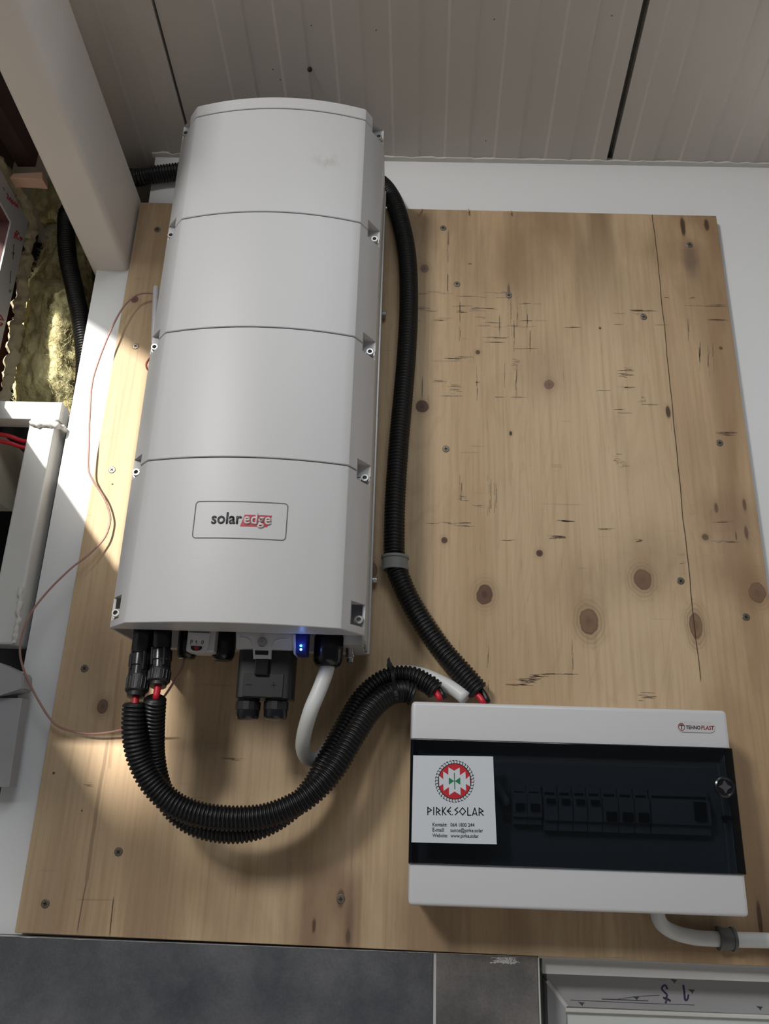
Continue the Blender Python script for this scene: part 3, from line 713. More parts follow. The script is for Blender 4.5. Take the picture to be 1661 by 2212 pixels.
# mineral wool
def wool(name, pxs, y, depth, label, seedv, res=(46, 90)):
    # outline as left/right pixel per row; a puffy batt
    bm = bmesh.new(); grid = []
    nx, ny = res
    for j in range(ny+1):
        t = j/ny; k = t*(len(pxs)-1); i = min(int(k), len(pxs)-2); f_ = k-i
        yy = pxs[i][0]*(1-f_)+pxs[i+1][0]*f_; l = pxs[i][1]*(1-f_)+pxs[i+1][1]*f_; r = pxs[i][2]*(1-f_)+pxs[i+1][2]*f_
        row = []
        for q in range(nx+1):
            s = q/nx; e = (math.sin(math.pi*min(max(s, 0), 1))**.45)*(math.sin(math.pi*min(max(t*.96+.02, 0), 1))**.35)
            b0 = at(l+(r-l)*s, yy, y)
            bs = Vector((b0.x, b0.y, b0.z*.38)); bs = bs+Vector((noise.noise(b0*18), 0, noise.noise(b0*18+Vector((5, 5, 5)))))*.02
            nsv = noise.noise(bs*20+Vector((seedv, 0, 0)))*.85+noise.noise(bs*46)*.16+noise.noise(b0*120)*.07+noise.noise(b0*300)*.03
            jit = Vector((noise.noise(b0*70+Vector((9, 0, 0))), 0, noise.noise(b0*70+Vector((0, 9, 0)))))*.006
            row.append(bm.verts.new(b0+Vector((0, -depth*e*(1+.9*nsv), 0))+jit))
        grid.append(row)
    for a, b in zip(grid, grid[1:]):
        for q in range(nx): bm.faces.new((a[q], a[q+1], b[q+1], b[q]))
    # close the back
    ring = [grid[0][q] for q in range(nx+1)]+[grid[j][nx] for j in range(1, ny+1)]+[grid[ny][q] for q in range(nx-1, -1, -1)]+[grid[j][0] for j in range(ny-1, 0, -1)]
    bk = [bm.verts.new(v.co+Vector((0, .02, 0))) for v in ring]
    for i in range(len(ring)): bm.faces.new((ring[i], ring[(i+1) % len(ring)], bk[(i+1) % len(ring)], bk[i]))
    bm.faces.new(bk[::-1])
    o = obj(name, bm, MAT['wool'], None, True)
    # loose fibre tufts standing off the surface
    fb = bmesh.new(); rnd = random.Random(seedv)
    for k in range(3200):
        j, q = rnd.randrange(2, ny-2), rnd.randrange(2, nx-2)
        v = o.data.vertices[j*(nx+1)+q].co.copy()
        d = Vector((rnd.gauss(0, 1), -abs(rnd.gauss(0, .5)), rnd.gauss(.2, 1.6))).normalized()*rnd.uniform(.006, .018)
        side = d.cross(Vector((0, 1, 0))).normalized()*.00022
        m_ = v+d*.5+Vector((rnd.gauss(0, .002), -.001, rnd.gauss(0, .002)))
        a_ = [fb.verts.new(x) for x in (v-side, v+side, m_+side, v+d, m_-side)]
        fb.faces.new(a_)
    f = obj('loose_fibres', fb, MAT['wool'], o); f['kind'] = 'stuff'
    return tag(o, label, 'insulation')
wool('insulation_batt', [(505, 118, 176), (560, 88, 192), (620, 68, 200), (700, 56, 206), (780, 46, 196), (850, 36, 184), (905, 34, 172)], .125, .050, 'fluffy yellow mineral wool batt filling the cavity beside the white wall edge', 3)
wool('insulation_tuft', [(408, 78, 112), (430, 74, 132), (455, 80, 148), (480, 92, 150)], .10, .03, 'small grey yellow wool tuft beside the wedge and the beam', 11, (20, 24))
# steel tubes
bm = bmesh.new()
ha, hb = at(134, 870, .004), at(134, 907, .004)
box(bm, -.95, ha.x, .004, .036, hb.z, ha.z+.001, .0012); 
tag(obj('steel_tube', bm, MAT['tube']), 'white square steel tube lying level under the yellow wool', 'tube', 'steel tube corner at the left')
bm = bmesh.new(); va = at(63, 915, -.004); vb = at(115, 935, -.004); vz = hb.z-.0015; ve = at(20, 1392, -.004).z
box(bm, va.x, vb.x, -.004, .040, ve, vz, .003)
vt = obj('steel_tube', bm, MAT['tube']); tag(vt, 'upright white square steel tube with a torn foam foot', 'tube', 'steel tube corner at the left')
# paint drips at the weld and a torn foot
o = lumpy_tube('weld_bead', [at(66, 915, -.006), at(85, 917, -.007), at(112, 917, -.006), at(132, 922, .006), at(144, 932, .024)], .0042, MAT['sealant'], .8, 140, .002, 10, vt)
o = lumpy_tube('torn_foam', [at(46, 1268, -.005), at(43, 1300, -.005), at(37, 1345, -.006), at(29, 1392, -.005)], .0036, MAT['sealant'], 1.1, 150, .002, 10, vt)
# window board corner lower left
lb = thing('window_board', 'grey white plastic board corner low at the left edge beside the wall', 'board', at(10, 1470, -.03))
bm = bmesh.new(); q = [at(-60, 1412, -.03), at(0, 1432, -.03), at(50, 1455, -.03), at(50, 1490, -.03), at(0, 1502, -.03), at(-60, 1506, -.03)]
loft(bm, [q, [p+Vector((0, .03, 0)) for p in q]]); bmesh.ops.bevel(bm, geom=list(bm.edges), offset=.002, segments=2, affect='EDGES'); obj('nosing', bm, MAT['film'], lb)
bm = bmesh.new(); q = [at(-60, 1508, -.02), at(48, 1508, -.02), at(20, 1700, -.02), at(-60, 1700, -.02)]
loft(bm, [q, [p+Vector((0, .02, 0)) for p in q]]); obj('apron', bm, MAT['film'], lb)
# two red cables inside the corner
rc = thing('red_cable', 'pair of thin red cables in the dark gap behind the steel tubes', 'cable', at(30, 950, .03))
cable('strand', [at(-20, 935, .03), at(20, 942, .03), at(48, 952, .04), at(80, 955, .06)], .0035, MAT['red'], rc)
cable('strand', [at(-20, 950, .035), at(20, 957, .035), at(48, 966, .045), at(80, 972, .06)], .0035, MAT['red'], rc)

# ------------------------------------------------------------------ plywood board with its screws
bm = bmesh.new()
tl_, tr_, bl_ = at(303, 437), at(1547, 466), at(31, 2015)
br_ = Vector((tr_.x+.002, 0, at(1661, 2085).z-.002))
prism(bm, [(bl_.x, bl_.z), (br_.x, br_.z), (tr_.x, tr_.z), (tl_.x, tl_.z)], 'y', 0, WY-.0003)
bmesh.ops.bevel(bm, geom=list(bm.edges), offset=.0007, segments=1, affect='EDGES')
board = tag(obj('plywood_board', bm, MAT['plywood']), 'large knotty plywood board screwed flat to the white wall', 'board')
def screw_mesh():
    bm = bmesh.new()
    lathe(bm, [(.0056, .0), (.0056, .0004), (.0048, .0009), (.0026, .0010), (.0026, .00105), (.0003, .00105)], (0, 0, 0), (0, -1, 0), 18)
    me = bpy.data.meshes.new('screw'); bmesh.ops.recalc_face_normals(bm, faces=bm.faces); bm.to_mesh(me); bm.free(); me.materials.append(MAT['screw']); return me
def recess_mesh():
    bm = bmesh.new()
    for a in (0, 90):
        t = bmesh.new(); box(t, -.0026, .0026, -.00135, -.0009, -.0006, .0006); merge(bm, t, Matrix.Rotation(math.radians(a), 4, 'Y'))
    me = bpy.data.meshes.new('cross_recess'); bm.to_mesh(me); bm.free(); me.materials.append(MAT['dark']); return me
SM, RM = screw_mesh(), recess_mesh()
for px, py in ((340, 496), (293, 748), (242, 1015), (183, 1444), (256, 1840), (98, 1952), (736, 1942), (957, 493), (987, 614), (1099, 638), (1390, 685), (1489, 529), (1554, 957), (963, 970), (1470, 1255), (1611, 1333)):
    s = bpy.data.objects.new('screw', SM); COL.objects.link(s); s.location = at(px, py); s.rotation_euler = (0, random.uniform(0, 1.5), 0)
    s.parent = board
    r = bpy.data.objects.new('cross_recess', RM); COL.objects.link(r); r.parent = s
# dark scuffs rubbed into the face
bm = bmesh.new(); rs = random.Random(21)
def scuff(px, py, hw_, hh_, n_, horiz=True):
    for k in range(n_):
        x, y = px+rs.uniform(-hw_, hw_), py+rs.uniform(-hh_, hh_)
        if horiz: L_ = rs.uniform(.25, 1.0)*min(hw_, 14); pts = [(x-L_, y+rs.uniform(-.5, .5)), (x+L_, y+rs.uniform(-.2, .9))]
        else: L_ = rs.uniform(.3, 1.0)*min(hh_, 16); pts = [(x, y-L_), (x+rs.uniform(-.6, .6), y+L_)]
        stroke_px(bm, pts, rs.uniform(.5, 1.1), 0, th=.00006)
for a in ((935, 633, 30, 3, 6), (1040, 641, 45, 2, 8), (1075, 632, 20, 2, 5), (905, 665, 18, 2.5, 8), (920, 670, 30, 3, 5), (1003, 661, 14, 1.5, 5), (995, 673, 9, 2, 8), (1035, 668, 12, 6, 8), (1040, 688, 8, 4, 6), (1062, 696, 12, 1.5, 5), (930, 692, 28, 2, 6), (1060, 667, 26, 1, 4), (1090, 705, 60, 2, 9),
          (1150, 656, 22, 1, 5), (1152, 693, 18, 1, 8), (1235, 707, 14, 1, 6), (1070, 729, 22, 2, 9), (1065, 740, 16, 2, 7), (1133, 753, 15, .8, 4), (983, 775, 14, 3, 12), (1005, 771, 10, 1, 4), (955, 822, 12, 3, 6), (985, 838, 12, 8, 10), (975, 855, 16, 2, 6), (1030, 826, 6, 2, 4), (1100, 858, 40, 1, 5), (1115, 789, 6, 14, 10),
          (1352, 804, 11, 11, 26), (1390, 671, 20, 1.5, 14), (1375, 678, 40, 1.5, 6), (1330, 701, 10, 1, 3), (1425, 702, 18, .6, 3), (1545, 660, 14, 2.5, 14), (1510, 660, 25, .8, 5), (1548, 691, 14, 1.5, 12), (1497, 644, 6, 2.5, 5), (1445, 643, 6, .8, 2), (1355, 836, 12, 2, 5), (1388, 863, 6, 6, 8), (1405, 874, 14, 1, 4), (1305, 843, 12, .6, 4), (1345, 888, 14, 5, 6),
          (1573, 937, 17, 4, 24), (1333, 992, 6, 12, 14), (1345, 1003, 8, 6, 6), (970, 1130, 40, 2.5, 12), (1005, 1136, 14, 1, 5), (1222, 1125, 12, 2, 14), (1205, 1160, 12, 4, 20), (1315, 1143, 14, 2, 6), (1095, 1167, 12, 1.5, 5), (1000, 1077, 8, 5, 7), (1035, 1092, 10, 3, 5), (1560, 1127, 20, 2, 8), (1570, 1170, 22, 2, 8),
          (1118, 1479, 22, 2, 16), (1140, 1470, 20, 7, 30), (1165, 1460, 18, 3, 16), (1200, 1456, 40, .8, 12), (1395, 1505, 14, 10, 14), (1380, 1168, 8, 4, 10), (505, 1640, 30, 3, 8), (190, 1695, 8, 5, 8), (1480, 1215, 10, 3, 4)):
    scuff(*a)
for a in ((993, 690, 2, 36, 7), (1104, 680, 1.5, 36, 7), (1118, 672, 1.5, 24, 5), (1139, 675, 1, 20, 5), (1111, 727, 1.5, 22, 5), (1145, 735, 1, 20, 6), (1079, 712, 1, 20, 4), (1030, 832, 1.5, 34, 8), (1115, 826, 2, 34, 8), (968, 560, 2, 50, 8), (967, 612, 1, 14, 6), (1487, 702, 1.5, 28, 6), (1512, 768, 2, 22, 12), (1535, 780, 8, 30, 10), (995, 1060, 4, 26, 9), (1058, 1070, 4, 40, 10), (1070, 1075, 3, 30, 8), (1237, 1420, 1.5, 30, 8), (1054, 1440, 1, 45, 5), (1090, 810, .6, 30, 3)):
    scuff(*a, horiz=False)
sf = obj('scuff_marks', bm, MAT['scuff'], board); sf['kind'] = 'stuff'
# splinters on the upper edge
for a, b in (((912, 452), (903, 463)), ((1012, 452), (1011, 459)), ((1104, 456), (1103, 460))):
    bm = bmesh.new(); tube(bm, [at(*a, -.001), at((a[0]+b[0])/2, (a[1]+b[1])/2, -.004), at(*b, -.006)], .0012, 6)
    obj('splinter', bm, MAT['wedge'], board)

# ------------------------------------------------------------------ inverter
XLo, XRo, XLf, XRf = -.3528, -.0369, -.3205, -.0650
YF, BUL, YB = -.190, .019, -.151
ZB, ZT = .166, .960
inv = thing('solar_inverter', 'tall pale grey wall inverter with convex ribbed cover and red logo', 'inverter', ((XLo+XRo)/2, -.02, ZB))
xc, hw = (XLf+XRf)/2, (XRf-XLf)/2
def front_y(x):
    t = (x-xc)/hw; return YF - BUL*(1-min(1, t*t))
def cover_profile(yback=-.031, grow=0.0):
    p = [(XRo+grow, yback), (XRo+grow, YB+.003), (XRo+grow-.0012, YB-.0005)]
    p += [(XRf+.0012, YF+.0012)]
    for i in range(25):
        x = XRf+(XLf-XRf)*i/24
        if i in (0, 24): x += (-.0012 if i == 0 else .0012)
        p.append((x, front_y(x)))
    p += [(XLf-.0012, YF+.0012), (XLo-grow+.0012, YB-.0005), (XLo-grow, YB+.003), (XLo-grow, yback)]
    return p
def boolean_cut(o, cutters):
    for c in cutters:
        m = o.modifiers.new('b', 'BOOLEAN'); m.operation = 'DIFFERENCE'; m.solver = 'EXACT'; m.object = c
    me = bpy.data.meshes.new_from_object(o.evaluated_get(bpy.context.evaluated_depsgraph_get()))
    o.modifiers.clear(); old = o.data; o.data = me; me.name = old.name; bpy.data.meshes.remove(old)
    for c in cutters: bpy.data.objects.remove(c)
    return o
bolts_px = [((828, 296), (402, 287)), ((819, 517), (371, 502)), ((806, 760), (336, 747)), ((792, 1032), (295, 1015)), ((777, 1338), (247, 1323))]
bolt_z = [at(*r, -.156).z for r, l in bolts_px]
g_z = [ .9385, .7500, .5625, .3745 ]
bounds = [ZT] + g_z + [ZB]
for i in range(5):
    zt, zb = bounds[i], bounds[i+1]
    gap = .0008
    t1 = zt if i == 0 else zt-gap
    b1 = zb if i == 4 else zb+gap
    bm = bmesh.new(); P_ = cover_profile()
    def ins(p, k):   # tiny inset so each section's rim is rounded
        cx, cy = xc, -.11; return (p[0]+(cx-p[0])*k*(abs(p[0]-xc) > .1), p[1]+(k*.12 if p[1] < -.04 else 0))
    rings = []
    for z, k in ((b1, .006), (b1+.0009, 0), (t1-.0009, 0), (t1, .006)):
        rings.append([(*ins(p, k), z) for p in P_])
    loft(bm, rings)
    o = obj('top_cap' if i == 0 else 'cover_section', bm, MAT['inverter'], inv)
    cut = []
    for z in bolt_z:
        if z-.011 < t1 and z+.020 > b1:
            for s, xo in ((1, XRo), (-1, XLo)):
                c = bmesh.new(); box(c, min(xo-s*.0175, xo+s*.01), max(xo-s*.0175, xo+s*.01), -.24, -.150, z-.0095, z+.0195)
                cut.append(obj('c', c, MAT['inverter']))
    if i == 4:
        c = bmesh.new(); box(c, XLo+.004, XRo-.004, -.150, -.0, .10, .215); cut.append(obj('c', c, MAT['inverter']))
    boolean_cut(o, cut); autosmooth(o, 20)
# seam backing so that the joints read as dark lines
bm = bmesh.new(); Pq = [(x*.992+xc*.008 if abs(x-xc) > .1 else x, y+.0022 if y < -.05 else y) for x, y in cover_profile()]
prism(bm, Pq, 'z', .225, ZT-.004)
o = obj('inner_shell', bm, MAT['groove'], inv)
cut = []
for z in bolt_z:
    for s, xo in ((1, XRo), (-1, XLo)):
        c = bmesh.new(); box(c, min(xo-s*.0185, xo+s*.01), max(xo-s*.0185, xo+s*.01), -.24, -.149, z-.0105, z+.0205); cut.append(obj('c', c, MAT['inverter']))
boolean_cut(o, cut)
bm = bmesh.new(); box(bm, XLo+.003, XRo+.0028, -.030, -.014, ZB-.004, ZT-.01, .001); obj('chassis', bm, MAT['chassis'], inv)
bm = bmesh.new(); box(bm, XLo+.012, XRo-.010, -.148, -.031, .216, .224); obj('base_plate', bm, MAT['groove'], inv)
for z in (.30, .80):
    bm = bmesh.new(); box(bm, XLo+.05, XRo-.05, -.014, -.0002, z, z+.05); obj('mount_rail', bm, MAT['steel'], inv)
# socket head bolts
for z in bolt_z:
    for s, xo in ((1, XRo), (-1, XLo)):
        bm = bmesh.new(); c = (xo-s*.0078, -.1505, z-.0005)
        lathe(bm, [(.0064, 0), (.0064, .0012), (.0052, .0012), (.0052, .0070), (.0047, .0076), (.0029, .0076), (.0029, .003), (.0002, .003)], c, (0, -1, 0), 18)
        b_ = autosmooth(obj('cover_bolt', bm, MAT['steel'], inv), 30)
# side bolts on the mounting bracket
for px, py in ((800, 1252), (822, 676)):
    c = at(px, py, -.012); bm = bmesh.new()
    lathe(bm, [(.0035, 0), (.0035, .008), (.005, .008), (.005, .013), (.003, .0135), (.0003, .0135)], (XRo-.004, -.010, c.z), (1, 0, 0), 12); autosmooth(obj('bracket_bolt', bm, MAT['steel'], inv), 30)
# name plate groove, its shade drawn as a raised dark band, and logo
npc = [(424, 1082), (623, 1088), (618, 1168), (413, 1164)]
def surf_at(px, py):
    y = YF
    for _ in range(6): q = at(px, py, y); y = front_y(q.x)
    return at(px, py, y)
cs = [surf_at(*p) for p in npc]
bm = bmesh.new()
x0_, x1_ = (cs[0].x+cs[3].x)/2, (cs[1].x+cs[2].x)/2; zt_, zb_2 = (cs[0].z+cs[1].z)/2, (cs[2].z+cs[3].z)/2
outl = rrect(x0_, x1_, zb_2, zt_, .005, 6); inl = rrect(x0_+.0012, x1_-.0012, zb_2+.0012, zt_-.0012, .0038, 6)
def densify(pts):
    out = []
    for a, b in zip(pts, pts[1:]+pts[:1]):
        k = max(1, int(math.hypot(b[0]-a[0], b[1]-a[1])/.008))
        for i in range(k): out.append((a[0]+(b[0]-a[0])*i/k, a[1]+(b[1]-a[1])*i/k))
    return out
ks = [max(1, int(math.hypot(b[0]-a[0], b[1]-a[1])/.008)) for a, b in zip(outl, outl[1:]+outl[:1])]
def dens2(pts): return [(a[0]+(b[0]-a[0])*i/k, a[1]+(b[1]-a[1])*i/k) for (a, b), k in zip(zip(pts, pts[1:]+pts[:1]), ks) for i in range(k)]
O_, I_ = dens2(outl), dens2(inl)
def sv(p, d): return (p[0], front_y(p[0])-d, p[1])
loft(bm, [[sv(p, -.0002) for p in O_], [sv(p, .0004) for p in O_], [sv(p, .0004) for p in I_], [sv(p, -.0002) for p in I_]], caps=False)
obj('name_plate_groove_shade', bm, MAT['groove'], inv)
ylog = front_y(surf_at(520, 1125).x)
wr = lambda x: front_y(x)-.0003
def logo_f(p): return (380+p[0]/5.5367, 1040+p[1]/5.5367)
text_on('lettering', 'solar', logo_f((418, 499)), logo_f((785, 506)), ylog, MAT['inkgrey'], inv, .022, 0, 1.02, wr)
bm = bmesh.new()
par = [logo_f(p) for p in ((822, 398), (1152, 410), (1092, 548), (765, 538))]
q = [surf_at(*p) for p in par]
n_ = 30; top = [q[0].lerp(q[1], i/n_) for i in range(n_+1)]; bot = [q[3].lerp(q[2], i/n_) for i in range(n_+1)]
for i in range(n_):
    r = [top[i], top[i+1], bot[i+1], bot[i]]
    add_verts_faces(bm, [(p.x, front_y(p.x)-.0002, p.z) for p in r], [(0, 1, 2, 3)])
obj('logo_field', bm, MAT['logored'], inv)
text_on('lettering', 'edge', logo_f((806, 506)), logo_f((1135, 514)), ylog, MAT['logowhite'], inv, .022, 0, 1.0, lambda x: front_y(x)-.0008)

# underside fittings -------------------------------------------------
def gland(px, ptop, pbot, wpx, y, name='cable_gland', body=None):
    c = at(px, (ptop+pbot)/2, y); r = (at(px+wpx/2, pbot, y)-at(px, pbot, y)).length
    zb_ = at(px, pbot, y).z; zt_ = .216; L_ = zt_-zb_
    bm = bmesh.new()
    hexr = [(r*.98, 0), (r*.98, L_*.5), (r*.92, L_*.52)]
    lathe(bm, hexr, (c.x, y, zt_), (0, 0, -1), 8)
    g = obj(name, bm, MAT['black'], inv)
    bm = bmesh.new(); lathe(bm, [(r*.90, L_*.50), (r*1.0, L_*.56), (r*1.0, L_*.88), (r*.95, L_*.93), (r*.80, L_*.985), (r*.66, L_), (r*.3, L_)], (c.x, y, zt_), (0, 0, -1), 28)
    autosmooth(obj('dome_nut', bm, MAT['blackgloss'], g), 40)
    return c.x, zb_
gA = gland(405, 1378, 1424, 44, -.105)
gB = gland(483, 1378, 1428, 50, -.105)
gC = gland(709, 1378, 1441, 64, -.112)
# rotary switch shield
y = -.140
bm = bmesh.new(); q = [at(*p, y) for p in ((407, 1366), (453, 1368), (450, 1396), (446, 1404), (438, 1410), (428, 1411), (418, 1410), (410, 1405), (406, 1397))]
loft(bm, [[p for p in q], [p+Vector((0, .004, 0)) for p in q]]); sw = obj('switch_shield', bm, MAT['whiteplastic'], inv)
bm = bmesh.new(); a, b = at(440, 1370, -.134), at(462, 1409, -.134); box(bm, a.x-.02, b.x, -.1355, -.10, b.z, .216, .002); obj('switch_housing', bm, MAT['whiteplastic'], inv)
bm = bmesh.new(); poly_px(bm, [(412, 1395), (436, 1396), (437, 1400), (433, 1404), (425, 1406), (417, 1405), (412, 1401)], y-.0001); obj('switch_window', bm, MAT['dark'], sw)
bm = bmesh.new(); poly_px(bm, [(420, 1397), (429, 1397), (429, 1404), (424, 1405), (420, 1404)], y-.0004); obj('switch_pointer', bm, MAT['redmark'], sw)
for ch, p, q_ in (('P', (411, 1391.5), (416, 1391.6)), ('0', (434.5, 1391.5), (439.5, 1391.7))):
    text_on('lettering', ch, p, q_, y-.0001, MAT['inkblack'], sw)
bm = bmesh.new(); stroke_px(bm, [(422.3, 1386.2), (424.6, 1384.0)], 1.0, y-.0001); stroke_px(bm, [(424.6, 1384.0), (424.6, 1391.2)], 1.1, y-.0001); obj('lettering', bm, MAT['inkblack'], sw)
# white bracket over the battery connector
y = -.143
bm = bmesh.new(); q = [at(*p, y) for p in ((510, 1362), (634, 1366), (632, 1404), (586, 1402), (585, 1423), (547, 1423), (546, 1401), (510, 1402))]
loft(bm, [q, [p+Vector((0, .006, 0)) for p in q]]); br = obj('connector_bracket', bm, MAT['whiteplastic'], inv)
bm = bmesh.new(); box(bm, at(510, 1400, y).x, at(630, 1400, y).x, y+.006, -.09, at(560, 1402, y).z, .216); obj('bracket_box', bm, MAT['inverter'], br)
bm = bmesh.new(); q = [at(*p, y-.001) for p in ((632, 1370), (638, 1370), (638, 1416), (634, 1412))]; loft(bm, [q, [p+Vector((0, .05, 0)) for p in q]]); obj('bracket_fin', bm, MAT['whiteplastic'], br)
bm = bmesh.new(); poly_px(bm, [(551, 1405), (580, 1406), (579, 1415), (551, 1414)], y-.0003); obj('bracket_slot', bm, MAT['dark'], br)
bm = bmesh.new(); lathe(bm, [(.0058, 0), (.0058, .002), (.0046, .004), (.0022, .0045), (.0022, .003), (.0002, .003)], at(567, 1388, y), (0, -1, 0), 16); autosmooth(obj('bracket_screw', bm, MAT['steel'], br))
for a in ([(517, 1377), (530, 1378), (540, 1384), (545, 1398)], [(622, 1380), (605, 1381), (592, 1387), (587, 1400)]):
    bm = bmesh.new(); tube(bm, smooth_path([at(*p, y-.0002) for p in a], .002), .0008, 6); obj('bracket_ridge', bm, MAT['whiteplastic'], br)
# battery plug
bat = thing('battery_plug', 'black two-pole battery plug marked minus and plus with two domed glands', 'connector', at(570, 1500, -.12))
y = -.136
bm = bmesh.new(); a, b = at(516, 1403, y), at(630, 1500, y); zl = at(570, 1507, y).z
prism(bm, rrect(a.x, b.x-.001, y, -.092, .006, 4), 'z', zl, at(570, 1402, y).z-.0005)
ob = obj('plug_body', bm, MAT['black'], bat); autosmooth(ob, 40)
bm = bmesh.new(); box(bm, at(528, 1450, y).x, at(614, 1450, y).x, y-.0012, y+.001, at(560, 1455, y).z-.028, at(560, 1455, y).z, .0006); obj('raised_field', bm, MAT['black'], bat)
bm = bmesh.new(); a, b = at(553, 1424, y), at(580, 1460, y); box(bm, a.x, b.x, y-.006, y-.0002, b.z, a.z, .0015); obj('latch', bm, MAT['blackgloss'], bat)
bm = bmesh.new(); stroke_px(bm, [(531, 1478.5), (543, 1479)], 2, y-.0013); obj('minus_mark', bm, MAT['dark'], bat)
bm = bmesh.new(); stroke_px(bm, [(585, 1480), (597, 1480)], 1.6, y-.0013); stroke_px(bm, [(591, 1474), (591, 1486)], 1.6, y-.0013); obj('plus_mark', bm, MAT['dark'], bat)
for px in (537.5, 597.5):
    c = at(px, 1507, -.116); r = (at(px+27, 1530, -.116)-at(px, 1530, -.116)).length
    zn, ze = at(px, 1516, -.116).z, at(px, 1556, -.116).z
    bm = bmesh.new(); lathe(bm, [(r*.78, zl-zl), (r*.78, zl-zn-.004), (r*.88, zl-zn-.0035), (r*.88, zl-zn-.001), (r*.78, zl-zn)], (c.x, -.116, zl), (0, 0, -1), 24)
    nk = obj('gland_neck', bm, MAT['black'], bat)
    L_ = zn-ze; bm = bmesh.new(); lathe(bm, [(r, 0), (r, L_*.45), (r*.97, L_*.47)], (c.x, -.116, zn), (0, 0, -1), 14); obj('hex_nut', bm, MAT['black'], nk)
    bm = bmesh.new(); lathe(bm, [(r*.95, L_*.46), (r*.93, L_*.8), (r*.84, L_*.93), (r*.6, L_), (r*.3, L_)], (c.x, -.116, zn), (0, 0, -1), 28); autosmooth(obj('dome_nut', bm, MAT['blackgloss'], nk), 40)
# status lights
y = -.140
bm = bmesh.new(); a, b = at(640, 1376, y), at(662, 1413, y); box(bm, a.x, b.x, y, -.11, b.z, .216, .0015); lw_ = obj('light_window', bm, MAT['ledwin'], inv)
for p, m_ in (((650, 1395), 'ledgreen'), ((650, 1403), 'ledblue')):
    bm = bmesh.new(); lathe(bm, [(.0016, 0), (.0016, .0008), (.0010, .0014), (.0002, .0018)], at(*p, y), (0, -1, 0), 14); obj('status_light', bm, MAT[m_], lw_)
pl = bpy.data.lights.new('status_glow', 'POINT'); pl.energy = .0035; pl.color = (.12, .25, 1); pl.shadow_soft_size = .002
po = bpy.data.objects.new('status_glow', pl); COL.objects.link(po); po.location = at(650, 1392, y-.006)
# earth bolt and small screw at the right
c = at(755, 1392, -.10); bm = bmesh.new(); lathe(bm, [(.0052, -.02), (.0052, .014), (.0062, .015), (.0062, .018), (.0044, .019), (.0044, .024), (.0003, .024)], c, (.08, -.12, -1), 14); autosmooth(obj('earth_bolt', bm, MAT['steel'], inv))
bm = bmesh.new(); box(bm, at(742, 1380, -.13).x, at(783, 1380, -.13).x, -.128, -.05, at(760, 1393, -.128).z, .216); obj('earth_lug_block', bm, MAT['chassis'], inv)
bm = bmesh.new(); lathe(bm, [(.003, 0), (.003, .004), (.0003, .0045)], at(785, 1394, -.08), (0, -.3, -1), 10); obj('foot_screw', bm, MAT['steel'], inv)

# ------------------------------------------------------------------ plugs, conduits and cables
def dc_plug(p_top, p_mid, p_end, p_cab, label, wide, longer):
    t = thing('solar_plug', label, 'connector', at(*p_end, -.14), 'direct current plugs under the inverter')
    A, B, Cc, D = at(*p_top, -.128), at(*p_mid, -.134), at(*p_end, -.140), at(*p_cab, -.142)
    A = A + (A-B).normalized()*.028
    r = wide
    def seg(name, a, b, prof, m, n=20, par=t):
        d = b-a; L_ = d.length; bm = bmesh.new(); lathe(bm, [(q, h*L_) for q, h in prof], a, d, n); return autosmooth(obj(name, bm, m, par), 35)
    s = seg('socket', A, A.lerp(B, .62), [(r*.92, 0), (r*.92, .9), (r*.82, .96), (r*.82, 1)], MAT['blackgloss'])
    b_ = seg('plug_body', A.lerp(B, .62), B, [(r*.9, 0), (r*1.02, .08), (r*1.02, .55), (r*.94, .6), (r*.94, 1)], MAT['blackgloss'])
    nbm = seg('cap_nut', B, Cc, [(r*.97, 0), (r*1.0, .08), (r*.96, .72), (r*.84, .80), (r*.78, .82), (r*.74, 1), (r*.3, 1)], MAT['black'], 26)
    bm = bmesh.new(); d = (Cc-B).normalized()
    for k in range(18):
        a = 2*math.pi*k/18; u = d.orthogonal().normalized(); v = d.cross(u); off = (u*math.cos(a)+v*math.sin(a))*r*.985
        tube(bm, [B+off+d*.003, B+off*.98+d*(Cc-B).length*.68], .0008, 5)
    obj('grip_rib', bm, MAT['black'], nbm)
    bm = bmesh.new(); dd = (B-A).normalized()
    for sgn in (-1, 1):
        o_ = A.lerp(B, .60)+Vector((sgn*r*.55, -r*.78, 0)); tube(bm, [o_, o_+dd*.022], .0022, 6)
    obj('locking_tab', bm, MAT['blackgloss'], b_)
    cable('cable_core', [Cc-(Cc-D)*-.0-(D-Cc).normalized()*.008, Cc, Cc.lerp(D, .5), D, D+(D-Cc).normalized()*.003], .0042, MAT['red'], t)
    return t
dc_plug((309, 1380), (300, 1462), (293, 1506), (291, 1530), 'left black solar plug with a ribbed nut, hanging lower than its twin', .0140, 1)
dc_plug((349, 1380), (346, 1448), (341, 1483), (336, 1513), 'right black solar plug with a ribbed nut, ending above its twin', .0135, 0)

